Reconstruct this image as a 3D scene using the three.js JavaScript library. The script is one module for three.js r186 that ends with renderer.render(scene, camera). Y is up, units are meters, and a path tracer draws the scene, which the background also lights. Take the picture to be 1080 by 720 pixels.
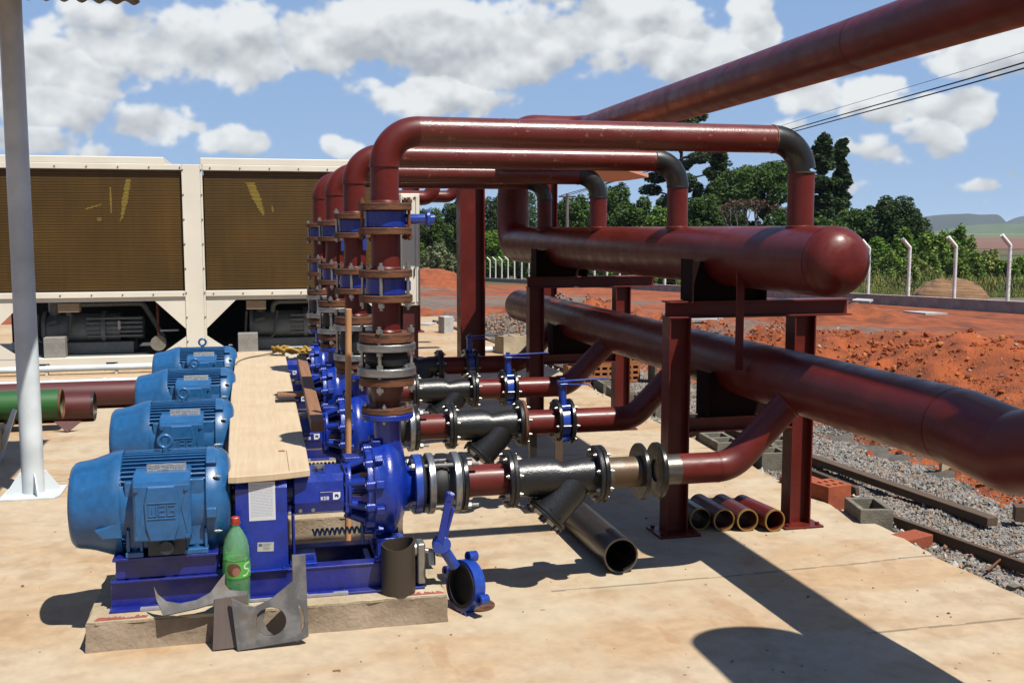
import * as THREE from 'three';
import { RoundedBoxGeometry } from 'three/addons/geometries/RoundedBoxGeometry.js';
import { mergeGeometries, toCreasedNormals } from 'three/addons/utils/BufferGeometryUtils.js';

// ------------------------------------------------------------------ camera, sky, sun, exposure
const scene = new THREE.Scene();
const EYE = new THREE.Vector3(0, 1.55, 0), F = 1120, PITCH = Math.atan(119 / F), YAW = Math.atan(272 / F * Math.cos(PITCH));
const FWD = new THREE.Vector3(Math.sin(YAW) * Math.cos(PITCH), -Math.sin(PITCH), -Math.cos(YAW) * Math.cos(PITCH));
const RGT = new THREE.Vector3(Math.cos(YAW), 0, Math.sin(YAW)), UPV = new THREE.Vector3().crossVectors(RGT, FWD);
const camera = new THREE.PerspectiveCamera(2 * Math.atan(360 / F) * 180 / Math.PI, 1.5, 0.05, 9000);
camera.position.copy(EYE); camera.lookAt(EYE.clone().add(FWD)); scene.add(camera);
const renderer = new THREE.WebGLRenderer({ antialias: true });
renderer.toneMapping = THREE.LinearToneMapping; renderer.toneMappingExposure = 1.8;
renderer.shadowMap.enabled = true; renderer.setSize(1024, 682);
const SUN = new THREE.Vector3(0.30, 1, 0.47).normalize();
const sun = new THREE.DirectionalLight(new THREE.Color(1, 0.95, 0.86), 5.0);
sun.position.copy(SUN).multiplyScalar(60); sun.castShadow = true; sun.shadow.mapSize.set(4096, 4096);
Object.assign(sun.shadow.camera, { left: -24, right: 24, top: 24, bottom: -24, near: 1, far: 140 });
scene.add(sun, sun.target);

// seeded randomness and noise
let seed = 12345;
const rnd = () => { seed = (seed * 1664525 + 1013904223) >>> 0; return seed / 4294967296; };
const rr = (a, b) => a + (b - a) * rnd();
const hash = (x, y, z = 0) => { let h = (x * 374761393 + y * 668265263 + z * 2147483647) | 0; h = Math.imul(h ^ (h >>> 13), 1274126177); h ^= h >>> 16; return (h >>> 0) / 4294967296; };
const sm = (t) => t * t * (3 - 2 * t), lerp = (a, b, t) => a + (b - a) * t, clamp = (x, a = 0, b = 1) => Math.min(b, Math.max(a, x));
const sstep = (a, b, x) => sm(clamp((x - a) / (b - a)));
function vn(x, y, px = 1e6, py = 1e6, s = 0) {       // value noise, periodic in px, py cells
  const xi = Math.floor(x), yi = Math.floor(y), fx = sm(x - xi), fy = sm(y - yi);
  const m = (a, p) => ((a % p) + p) % p, x0 = m(xi, px), x1 = m(xi + 1, px), y0 = m(yi, py), y1 = m(yi + 1, py);
  return lerp(lerp(hash(x0, y0, s), hash(x1, y0, s), fx), lerp(hash(x0, y1, s), hash(x1, y1, s), fx), fy);
}
function fbm(x, y, o = 4, p = 1e6, s = 0) { let v = 0, a = 0.5, t = 0; for (let i = 0; i < o; i++) { v += a * vn(x, y, p, p, s + i * 17); t += a; x *= 2; y *= 2; p *= 2; a *= 0.5; } return v / t; }

// the sky: air and cumulus clouds, computed as an equirectangular picture
{
  const W = 4096, H = 2048, data = new Float32Array(W * H * 4);
  // azimuth (deg right of -z) and elevation of each cloud bank, half sizes in degrees
  const blob = [];
  const px = (x, y, rx, ry, k = 1) => {
    const d = FWD.clone().addScaledVector(RGT, (x - 540) / F).addScaledVector(UPV, (360 - y) / F).normalize();
    blob.push([Math.atan2(d.x, -d.z), Math.asin(d.y), rx / F, ry / F, k]);
  };
  px(175, 50, 135, 58); px(75, 75, 90, 45); px(250, 60, 62, 52); px(120, 20, 90, 38, .8); px(150, 132, 62, 30); px(60, 105, 52, 48, .9); px(255, 150, 44, 19); px(30, 152, 42, 26); px(354, 153, 20, 11); px(200, 138, 30, 14, .7); px(98, 160, 30, 12, .8);
  px(520, 55, 190, 62); px(420, 45, 120, 55); px(620, 30, 130, 50); px(350, 45, 55, 38); px(480, 105, 110, 40); px(690, 60, 65, 40, .8); px(560, -40, 200, 50, .9);
  px(802, 22, 34, 40); px(770, 55, 50, 22, .6); px(855, 98, 48, 24, .85); px(830, 128, 30, 12, .5); px(935, 100, 34, 22, .9); px(955, 122, 26, 18, .7); px(1012, 128, 34, 24, 1); px(985, 150, 32, 18, .8); px(1045, 62, 70, 30, .65); px(990, 50, 55, 22, .5); px(920, 168, 30, 20, .7); px(890, 205, 42, 18, .55); px(1030, 190, 28, 12, .85); px(1075, 172, 18, 12, .7); px(1000, 215, 80, 16, .4);
  px(-160, 60, 180, 70); px(-60, -90, 160, 50, .8); px(1290, 20, 180, 60); px(1250, 150, 110, 26, .8); px(900, -130, 160, 60, .9); px(200, -150, 200, 70);
  const L = [0.62, 0.76, 0.95];
  for (let j = 0; j < H; j++) {
    const el = ((j + .5) / H - .5) * Math.PI, se = Math.sin(el);
    for (let i = 0; i < W; i++) {
      const az0 = ((i + .5) / W - .5) * 2 * Math.PI, az = Math.atan2(Math.cos(az0), -Math.sin(az0)); // u = atan2(z,x); az from -z towards +x
      const o = (j * W + i) * 4;
      const t = Math.pow(clamp(se, 0, 1), 0.55);
      let r = lerp(0.46, 0.05, t), g = lerp(0.64, 0.205, t), b = lerp(0.86, 0.64, t);
      if (el > -0.02) {
        const near = Math.abs(az - YAW) < 0.75 && el < 0.6;
        let dens = -9, ya = 0;
        if (near) {
          const wx = (fbm(az * 14 + 9, el * 20, 3, 1e6, 5) - .5) * .05, wy = (fbm(az * 14, el * 20 + 40, 3, 1e6, 6) - .5) * .035;
          for (const [ba, be, rx, ry, k] of blob) {
            const dx = (az + wx - ba) / rx, dy = (el + wy - be) / (ry * (el + wy < be ? .8 : 1.1)), q = k * (1 - Math.sqrt(dx * dx + dy * dy) * .95) - (1 - k) * .25;
            if (q > dens) { dens = q; ya = dy; }
          }
          const n = fbm(az * 20, el * 27, 7, 1e6, 11), n2 = fbm(az * 110, el * 140, 4, 1e6, 15), nb = 1 - Math.abs(2 * fbm(az * 44, el * 56, 5, 1e6, 19) - 1);
          const d = dens + (n - .5) * 1.25 + (n2 - .5) * .30 + (nb - .75) * .30;
          const a = sstep(.17, .38, d) * lerp(.75, .98, sstep(.15, .5, d));
          if (a > 0) {
            const up = fbm(az * 20 - .16, el * 27 + .5, 6, 1e6, 11), core = sstep(.2, 1.0, d);
            const lit = clamp(.99 + (n - up) * 1.25 + ya * .20 - core * .05 + (n2 - .5) * .16 + (nb - .7) * .13, .66, 1.16);
              const cr = .82 * lit - .05, cg = .82 * lit - .02, cb = .77 * lit + .055;
            r = lerp(r, cr, a); g = lerp(g, cg, a); b = lerp(b, cb, a);
          }
        } else {
          const s = 1 / (se + .22), cx = Math.sin(az) * Math.cos(el) * s, cz = Math.cos(az) * Math.cos(el) * s;
          const n = fbm(cx * 2.4 + 3, cz * 2.4 + 8, 5, 1e6, 31), a = sstep(.5, .66, n) * .9;
          const lit = clamp(.85 - (n - .55) * 1.2, .5, 1);
          r = lerp(r, .80 * lit, a); g = lerp(g, .80 * lit + .01, a); b = lerp(b, .8 * lit + .03, a);
        }
      } else { r = .20; g = .13; b = .09; }
      data[o] = r / 1.95; data[o + 1] = g / 1.95; data[o + 2] = b / 1.95; data[o + 3] = 1;
    }
  }
  const sky = new THREE.DataTexture(data, W, H, THREE.RGBAFormat, THREE.FloatType);
  sky.mapping = THREE.EquirectangularReflectionMapping; sky.magFilter = sky.minFilter = THREE.LinearFilter; sky.colorSpace = THREE.LinearSRGBColorSpace; sky.needsUpdate = true;
  scene.background = sky; scene.environment = sky;
}

// ------------------------------------------------------------------ helpers
const V = (x, y, z) => new THREE.Vector3(x, y, z), UP = V(0, 1, 0);
const at = (x, y, w) => EYE.clone().addScaledVector(FWD, w).addScaledVector(RGT, (x - 540) / F * w).addScaledVector(UPV, (360 - y) / F * w);  // a point w metres deep
function uvm(g) {                                            // texture coordinates in metres
  g = g.index ? g.toNonIndexed() : g;
  const p = g.attributes.position.array, n = p.length / 3, uv = new Float32Array(n * 2);
  for (let i = 0; i < n; i += 3) {
    const k = i * 3, ax = p[k + 3] - p[k], ay = p[k + 4] - p[k + 1], az = p[k + 5] - p[k + 2], bx = p[k + 6] - p[k], by = p[k + 7] - p[k + 1], bz = p[k + 8] - p[k + 2];
    const nx = Math.abs(ay * bz - az * by), ny = Math.abs(az * bx - ax * bz), nz = Math.abs(ax * by - ay * bx);
    const [a, b] = ny >= nx && ny >= nz ? [0, 2] : nx > nz ? [2, 1] : [0, 1];
    for (let q = 0; q < 3; q++) { uv[(i + q) * 2] = p[k + q * 3 + a]; uv[(i + q) * 2 + 1] = p[k + q * 3 + b]; }
  }
  g.setAttribute('uv', new THREE.BufferAttribute(uv, 2));
  for (const a of Object.keys(g.attributes)) if (!['position', 'normal', 'uv', 'color'].includes(a)) g.deleteAttribute(a);
  return g;
}
const mg = (...a) => { const f = a.flat(9).map((g) => g.index ? g.toNonIndexed() : g); f.forEach((g) => { if (!g.attributes.uv) uvm(g); for (const k of Object.keys(g.attributes)) if (!['position', 'normal', 'uv'].includes(k)) g.deleteAttribute(k); }); return uvm(f.length > 1 ? mergeGeometries(f) : f[0]); };
const box = (x0, x1, y0, y1, z0, z1, b = 0.003) => { const w = x1 - x0, h = y1 - y0, d = z1 - z0; b = Math.min(b, w / 3, h / 3, d / 3); return (b > 0 ? new RoundedBoxGeometry(w, h, d, 1, b) : new THREE.BoxGeometry(w, h, d)).translate((x0 + x1) / 2, (y0 + y1) / 2, (z0 + z1) / 2); };
const QT = (dir) => new THREE.Quaternion().setFromUnitVectors(UP, dir.clone().normalize());
const aim = (g, p, dir) => { g.applyQuaternion(QT(dir)); return g.translate(p.x, p.y, p.z); };       // +y of the shape along dir, its origin to p
const lathe = (prof, seg = 40) => toCreasedNormals(new THREE.LatheGeometry(prof.map(([r, h]) => new THREE.Vector2(Math.max(r, 1e-5), h)), seg), 0.6);
const X = V(1, 0, 0), Y = UP, Z = V(0, 0, 1);
const rod = (a, b, r, seg = 12) => { const L = a.distanceTo(b); return aim(lathe([[0, 0], [r, 0], [r, L], [0, L]], seg), a, b.clone().sub(a)); };
const disc = (p, dir, r, t, ri = 0, seg = 40) => { const c = Math.min(.003, t / 4); return aim(lathe([[ri, 0], [r - c, 0], [r, c], [r, t - c], [r - c, t], [ri, t], [ri, 0]], seg), p, dir); };
const hollow = (p, dir, r, ri, L, seg = 40) => aim(lathe([[ri, 0], [r, 0], [r, L], [ri, L], [ri, 0]], seg), p, dir);
function bolts(p, dir, rc, n, len, rb = .011, off = .5, studs = 0) {      // hex bolts on a circle through a flange; n: how many, or their angles in degrees
  const q = QT(dir), list = [], h = rb * 1.0, ang = Array.isArray(n) ? n.map((d) => d * Math.PI / 180) : [...Array(n)].map((_, i) => (i + off) / n * 2 * Math.PI);
  for (const a of ang) {
    const out = [], v = V(Math.cos(a) * rc, 0, Math.sin(a) * rc), A = (y0, y1, r, s) => new THREE.CylinderGeometry(r, r, y1 - y0, s).translate(v.x, (y0 + y1) / 2, v.z);
    out.push(A(-h, 0, rb, 6), A(len, len + h, rb, 6), A(-h - .005 - studs, len + h + .008 + studs, rb * .5, 6));
    const g = mg(out); g.applyQuaternion(q); list.push(uvm(g.translate(p.x, p.y, p.z)));
  }
  return list;
}
function route(pts, R, arcN = 14) {                            // corners of a polyline rounded with bends of radius R
  const out = [{ p: pts[0] }];
  for (let i = 1; i < pts.length - 1; i++) {
    const a = pts[i - 1].clone().sub(pts[i]).normalize(), b = pts[i + 1].clone().sub(pts[i]).normalize(), th = Math.acos(clamp(a.dot(b), -1, 1)), t = R / Math.tan(th / 2);
    const s = pts[i].clone().addScaledVector(a, t), e = pts[i].clone().addScaledVector(b, t), c = pts[i].clone().addScaledVector(a.clone().add(b).normalize(), R / Math.sin(th / 2));
    const u = s.clone().sub(c), w = e.clone().sub(c), ang = Math.PI - th, ax = u.clone().cross(w).normalize();
    for (let k = 0; k <= arcN; k++) out.push({ p: c.clone().add(u.clone().applyAxisAngle(ax, ang * k / arcN)) });
  }
  out.push({ p: pts[pts.length - 1] });
  return out.map((o) => o.p);
}
function sweep(path, rad, { seg = 36, caps = true, t0, t1 } = {}) {   // a round bar along points; rad may be a function of the point's number
  const n = path.length, T = path.map((p, i) => path[Math.min(n - 1, i + 1)].clone().sub(path[Math.max(0, i - 1)]).normalize());
  if (t0) T[0] = t0; if (t1) T[n - 1] = t1;
  for (let i = 1; i < n - 1; i++) { const d0 = path[i].clone().sub(path[i - 1]).normalize(), d1 = path[i + 1].clone().sub(path[i]).normalize(); T[i] = d0.add(d1).normalize(); }
  let N = Math.abs(T[0].y) < .9 ? V(0, 1, 0) : V(1, 0, 0); N.sub(T[0].clone().multiplyScalar(N.dot(T[0]))).normalize();
  const pos = [], nor = [], idx = [];
  for (let i = 0; i < n; i++) {
    if (i) { const ax = T[i - 1].clone().cross(T[i]); if (ax.length() > 1e-6) N.applyAxisAngle(ax.clone().normalize(), Math.asin(clamp(ax.length(), 0, 1))); N.sub(T[i].clone().multiplyScalar(N.dot(T[i]))).normalize(); }
    const B = T[i].clone().cross(N), r = typeof rad === 'function' ? rad(i / (n - 1), i) : rad;
    for (let s = 0; s < seg; s++) { const a = s / seg * 2 * Math.PI, d = N.clone().multiplyScalar(Math.cos(a)).addScaledVector(B, Math.sin(a)); nor.push(d.x, d.y, d.z); d.multiplyScalar(r).add(path[i]); pos.push(d.x, d.y, d.z); }
  }
  for (let i = 0; i < n - 1; i++) for (let s = 0; s < seg; s++) { const a = i * seg + s, b = i * seg + (s + 1) % seg; idx.push(a, b, a + seg, b, b + seg, a + seg); }
  const g = new THREE.BufferGeometry(); g.setAttribute('position', new THREE.Float32BufferAttribute(pos, 3)); g.setAttribute('normal', new THREE.Float32BufferAttribute(nor, 3)); g.setIndex(idx);
  const parts = [g.toNonIndexed()];
  if (caps) for (const e of [0, n - 1]) { const r = typeof rad === 'function' ? rad(e / (n - 1), e) : rad; parts.push(aim(new THREE.CircleGeometry(r, seg).rotateX(-Math.PI / 2), path[e], e ? T[e] : T[0].clone().negate()).toNonIndexed()); }
  return mg(parts);
}
const pipe = (a, b, r, o) => sweep([a, b], r, o);
const ext = (pts, depth, holes = [], bev = 0.0015) => {                // an outline in x, y given a thickness along z
  const s = new THREE.Shape(pts.map(([x, y]) => new THREE.Vector2(x, y)));
  for (const h of holes) s.holes.push(h);
  return new THREE.ExtrudeGeometry(s, { depth: depth - 2 * bev, bevelEnabled: bev > 0, bevelSize: bev, bevelThickness: bev, bevelSegments: 1, curveSegments: 20 }).translate(0, 0, bev);
};
const hole = (x, y, rx, ry = rx, rot = 0) => new THREE.Path().absellipse(x, y, rx, ry, 0, Math.PI * 2, true, rot);

const used = {};
const numbered = (n) => { const k = used[n] = (used[n] ?? -1) + 1; return k ? n + '_' + String(k).padStart(3, '0') : n; };
const tag = (o, label, category, group) => { o.userData.label = label; o.userData.category = category; if (group) o.userData.group = group; return o; };
function mesh(name, geo, mat, parent = scene) {
  const m = new THREE.Mesh(Array.isArray(geo) ? mg(geo) : geo, mat); m.name = parent === scene ? numbered(name) : name; m.castShadow = m.receiveShadow = true; parent.add(m); return m;
}
function thing(name, label, category, p = V(0, 0, 0), group, turn = 0) {
  const o = new THREE.Group(); o.name = numbered(name); o.position.copy(p); o.rotation.y = turn; scene.add(o); return tag(o, label, category, group);
}
const each = (name, list, mat, parent) => list.forEach((g) => mesh(name, g, mat, parent));      // pieces that can be picked apart, one mesh each
const stuff = (m) => { m.userData.kind = 'stuff'; return m; };
const struct = (name, geo, mat) => { const m = mesh(name, geo, mat); m.userData.kind = 'structure'; return m; };
const copy = (o, label) => { const c = o.clone(); c.name = numbered(o.name.replace(/_\d{3}$/, '')); c.userData = { ...o.userData }; if (label) c.userData.label = label; scene.add(c); return c; };
const memoed = {}; const memo = (k, f) => memoed[k] ??= f();

// ------------------------------------------------------------------ materials
function tex(n, fn, srgb = true, m = n) {
  const d = new Uint8Array(n * m * 4);
  for (let j = 0; j < m; j++) for (let i = 0; i < n; i++) { const c = fn(i / n, j / m), o = (j * n + i) * 4; d[o] = clamp(c[0], 0, 1) * 255; d[o + 1] = clamp(c[1], 0, 1) * 255; d[o + 2] = clamp(c[2], 0, 1) * 255; d[o + 3] = 255; }
  const t = new THREE.DataTexture(d, n, m); t.wrapS = t.wrapT = THREE.RepeatWrapping; t.magFilter = THREE.LinearFilter; t.minFilter = THREE.LinearMipmapLinearFilter; t.generateMipmaps = true; if (srgb) t.colorSpace = THREE.SRGBColorSpace; t.needsUpdate = true; return t;
}
const rep = (t, metres) => { const c = t.clone(); c.repeat.set(1 / metres, 1 / metres); c.needsUpdate = true; return c; };
const s2l = (c) => Math.pow(c, 2.2), l2s = (c) => Math.pow(Math.max(c, 0), 1 / 2.2);
const lin = (r, g, b) => new THREE.Color().setRGB(r, g, b);
const greyVar = tex(512, (u, v) => { const n = .5 * fbm(u * 6, v * 6, 5, 6) + .5 * fbm(u * 24, v * 24, 4, 24, 3); const k = .74 + .38 * n; return [k, k, k]; });
const fineBump = tex(512, (u, v) => { const n = .6 * fbm(u * 64, v * 64, 3, 64, 7) + .4 * fbm(u * 8, v * 8, 4, 8, 9); return [n, n, n]; }, false);
const roughVar = tex(256, (u, v) => { const n = fbm(u * 8, v * 8, 5, 8, 21); return [n, .6 + .8 * (n - .2), n]; }, false);
const M = (color, roughness, o = {}) => new THREE.MeshStandardMaterial({ color, roughness, metalness: 0, map: rep(greyVar, o.scale ?? .7), ...(o.bump ? { bumpMap: rep(fineBump, o.bs ?? .4), bumpScale: o.bump } : {}), ...(o.rv ? { roughnessMap: rep(roughVar, .5) } : {}), ...(o.p ?? {}) });
// red oxide primer: dusty, a little patchy; the worn one has flakes down to tan primer
const dustyRed = tex(512, (u, v) => {
  const n = fbm(u * 5, v * 5, 5, 5, 41), f = fbm(u * 40, v * 40, 3, 40, 44), dust = sstep(.55, .8, n) * .25, sp = sstep(.84, .9, f) * .2;
  const k = .9 + .25 * (n - .5) + .12 * (f - .5), a = dust * .5 + sp; return [lerp(.475 * k, .50, a), lerp(.158 * k, .27, a), lerp(.128 * k, .22, a)];
});
const wornRed = tex(512, (u, v) => {
  const n = fbm(u * 5, v * 5, 5, 5, 51), f = fbm(u * 34, v * 34, 4, 34, 54), g = fbm(u * 70, v * 70, 2, 70, 57), a = sstep(.655, .71, .5 * f + .2 * n + .3 * g) * .6, br = sstep(.42, .7, n) * .45;
  let c = [lerp(.455, .40, br), lerp(.165, .19, br), lerp(.13, .12, br)]; return [lerp(c[0], .68, a), lerp(c[1], .52, a), lerp(c[2], .38, a)];
});
const red = new THREE.MeshPhysicalMaterial({ map: rep(dustyRed, .9), specularIntensity: .5, roughness: .48, roughnessMap: rep(roughVar, .6), bumpMap: rep(fineBump, .35), bumpScale: .0002, clearcoat: .06, clearcoatRoughness: .2 });
const redWorn = new THREE.MeshPhysicalMaterial({ map: rep(wornRed, .8), specularIntensity: .65, roughness: .4, roughnessMap: rep(roughVar, .6), bumpMap: rep(fineBump, .3), bumpScale: .001, clearcoat: .3, clearcoatRoughness: .22 });
const redFlat = M(lin(.13, .02, .016), .55, { bump: .0006, rv: 1 });
const blackElbow = M(lin(.016, .017, .016), .4, { bump: .0006, rv: 1 });
const blackPaint = M(lin(.012, .012, .012), .33, { bump: .0005, rv: 1 });
const castBlack = M(lin(.016, .0165, .017), .36, { bump: .0014, bs: .3 });
const bareSteel = M(lin(.32, .29, .25), .42, { p: { metalness: .75 }, rv: 1, bump: .0004 });
const blackSteel = M(lin(.07, .06, .052), .42, { p: { metalness: .45 }, rv: 1, bump: .0005 });
const zinc = M(lin(.62, .63, .62), .38, { p: { metalness: .85 }, rv: 1, bump: .0004 });
const boltZinc = M(lin(.66, .65, .6), .35, { p: { metalness: .8 } });
const rustTex = tex(256, (u, v) => { const n = fbm(u * 7, v * 7, 5, 7, 61), f = fbm(u * 30, v * 30, 3, 30, 63); const k = sstep(.3, .7, n); return [lerp(.30, .52, k) + .15 * (f - .5), lerp(.19, .30, k) + .1 * (f - .5), lerp(.11, .15, k) + .06 * (f - .5)]; });
const rusty = new THREE.MeshStandardMaterial({ map: rep(rustTex, .4), roughness: .72, bumpMap: rep(fineBump, .2), bumpScale: .0012, metalness: .15 });
const rustSpool = new THREE.MeshStandardMaterial({ map: rep(tex(256, (u, v) => { const n = fbm(u * 5, v * 5, 5, 5, 65), k = sstep(.42, .62, n); return [lerp(.46, .42, k), lerp(.43, .33, k), lerp(.38, .23, k)]; }), .25), roughness: .45, metalness: .3, bumpMap: rep(fineBump, .3), bumpScale: .0006 });
const rubber = M(lin(.012, .012, .012), .62, { bump: .0005 });
const blueTex = (c, s, dust, grime = .35) => tex(512, (u, v) => { const n = fbm(u * 4, v * 4, 5, 4, s), f = fbm(u * 30, v * 30, 4, 30, s + 5), g = fbm(u * 9, v * 9, 5, 9, s + 9), d = sstep(.48, .78, n) * dust, ch = sstep(.80, .86, f) * .35, gr = sstep(.58, .75, g) * grime, k = .94 + .2 * (f - .5); return [0, 1, 2].map((q) => lerp(lerp(c[q] * k, [.62, .52, .42][q], d + ch * .5), c[q] * .45, gr)); });
const pumpBlue = new THREE.MeshPhysicalMaterial({ map: rep(blueTex([.055, .215, .70], 701, .08, .2), .6), specularIntensity: .7, roughness: .38, roughnessMap: rep(roughVar, .3), bumpMap: rep(fineBump, .25), bumpScale: .0012, clearcoat: .4, clearcoatRoughness: .2 });
const frameBlue = new THREE.MeshPhysicalMaterial({ map: rep(blueTex([.12, .175, .60], 721, .22), .5), specularIntensity: .7, roughness: .42, roughnessMap: rep(roughVar, .4), bumpMap: rep(fineBump, .3), bumpScale: .0006, clearcoat: .35, clearcoatRoughness: .22 });
const worn = M(lin(.42, .40, .46), .6, { bump: .0005 });
const motorBlue = new THREE.MeshPhysicalMaterial({ map: rep(blueTex([.165, .435, .68], 741, .07, .12), .7), specularIntensity: .7, roughness: .4, roughnessMap: rep(roughVar, .4), bumpMap: rep(fineBump, .25), bumpScale: .0005, clearcoat: .3, clearcoatRoughness: .25 });
const valveBlue = new THREE.MeshPhysicalMaterial({ color: lin(.014, .075, .50), map: rep(greyVar, .4), roughness: .36, roughnessMap: rep(roughVar, .4), clearcoat: .4, clearcoatRoughness: .2 });
const cleanVar = tex(256, (u, v) => { const k = .90 + .1 * fbm(u * 5, v * 5, 4, 5, 33); return [k, k, k]; });
const cream = new THREE.MeshStandardMaterial({ color: lin(1.2, 1.12, .94), map: rep(cleanVar, 2), roughness: .5 });
const dark = M(lin(.02, .02, .021), .7);
const offwhite = M(lin(.72, .70, .66), .6, { bump: .0008, scale: .9 });
const galv = M(lin(1.05, 1.15, 1.2), .5, { rv: 1, scale: 3 });
const woodTex = (c0, c1, s) => tex(512, (u, v) => { const w = fbm(u * 3 + 5, v * 3, 3, 3, s), g = fbm(u * 90 + w * 5, v * 3, 4, 90, s + 3), st = fbm(u * 5, v * 5, 4, 5, s + 9); const k = clamp(.25 + .55 * g + .5 * (st - .5)); return [0, 1, 2].map((q) => lerp(c0[q], c1[q], k)); });
const W = (t, m, rough = .8) => new THREE.MeshStandardMaterial({ map: rep(t, m), roughness: rough, bumpMap: rep(t, m), bumpScale: .001 });
const plankWood = W(woodTex([.80, .69, .55], [.93, .85, .72], 71), .8), brownWood = W(woodTex([.46, .30, .20], [.72, .52, .37], 81), .6), greyWood = W(woodTex([.27, .20, .14], [.50, .40, .30], 91), .7);
const concreteTex = (c0, c1, s) => tex(512, (u, v) => { const n = fbm(u * 5, v * 5, 6, 5, s), f = fbm(u * 60, v * 60, 3, 60, s + 4), k = clamp(n * 1.1 + (f - .5) * .35 - .05); return [0, 1, 2].map((q) => lerp(c0[q], c1[q], k)); });
const C = (t, m, b = .003, bs = .5) => new THREE.MeshStandardMaterial({ map: rep(t, m), roughness: .9, bumpMap: rep(fineBump, bs), bumpScale: b });
const paleConcrete = C(concreteTex([.62, .54, .42], [.90, .84, .72], 101), .8, .002), roughConcrete = C(concreteTex([.56, .48, .39], [.78, .70, .60], 111), .9, .003, .6), greyBlock = C(concreteTex([.36, .34, .30], [.62, .59, .52], 121), .4, .004, .25), clay = C(concreteTex([.60, .26, .13], [.80, .42, .24], 131), .4, .003, .25);

// ------------------------------------------------------------------ ground, slab, trench
const SLAB = { x0: -9, x1: 3.17, z0: -18.6, z1: 4 };
function ground(x, z) {
  const d = Math.hypot(x, z);
  let h = -.038 * Math.max(0, Math.min(d, 150) - 8) - .02 * sstep(150, 900, d) * 60;
  const n = fbm(x * .8 + 40, z * .8 + 70, 4, 1e6, 3) - .5, f = fbm(x * 3.5, z * 3.5, 4, 1e6, 13) - .5, f2 = fbm(x * 9, z * 9, 3, 1e6, 23) - .5;
  const near = sstep(40, 16, d);
  // spoil heap beside the trench
  const heap = Math.exp(-Math.pow((x - 6.9 - .5 * Math.sin(z * .7)) / 1.45, 2)) * sstep(-15.5, -10, z) * sstep(4, -1, z);
  h += heap * (.54 + n * .42 + f * .12 + f2 * .07) + near * (n * .10 + f * .05 + f2 * .02) * sstep(3.6, 5.2, x);
  const far = Math.exp(-Math.pow((x - 5.2) / 1.6, 2) - Math.pow((z + 17) / 2.6, 2)); h += far * (.45 + f * .3);
  h += 1.3 * sstep(-60, -72, z) * sstep(2, 6, x) * sstep(15.5, 12, x) * (1 + n * .3);
  h += .35 * sstep(-13, -16, z) * sstep(-34, -26, z) * sstep(3.4, 5, x) * sstep(12, 8, x) * Math.max(0, n * 3 + f * 2);
  h += .5 * Math.exp(-Math.pow((x - 14) / 2.2, 2) - Math.pow((z + 24) / 2, 2)) * (1 + f);
  const ge = 4.3 + f * .5 + n * .3; if (x > 3.05 && x < ge + .3 && z > -20) h = lerp(h, -.085 + f2 * .02 + f * .03, sstep(ge + .3, ge, x));   // the gravelled strip
  if (x < SLAB.x1 + .1 && z > SLAB.z0 - .3) h = -.2 - .1 * sstep(3.27, 2.9, x);
  return h;
}
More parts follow.
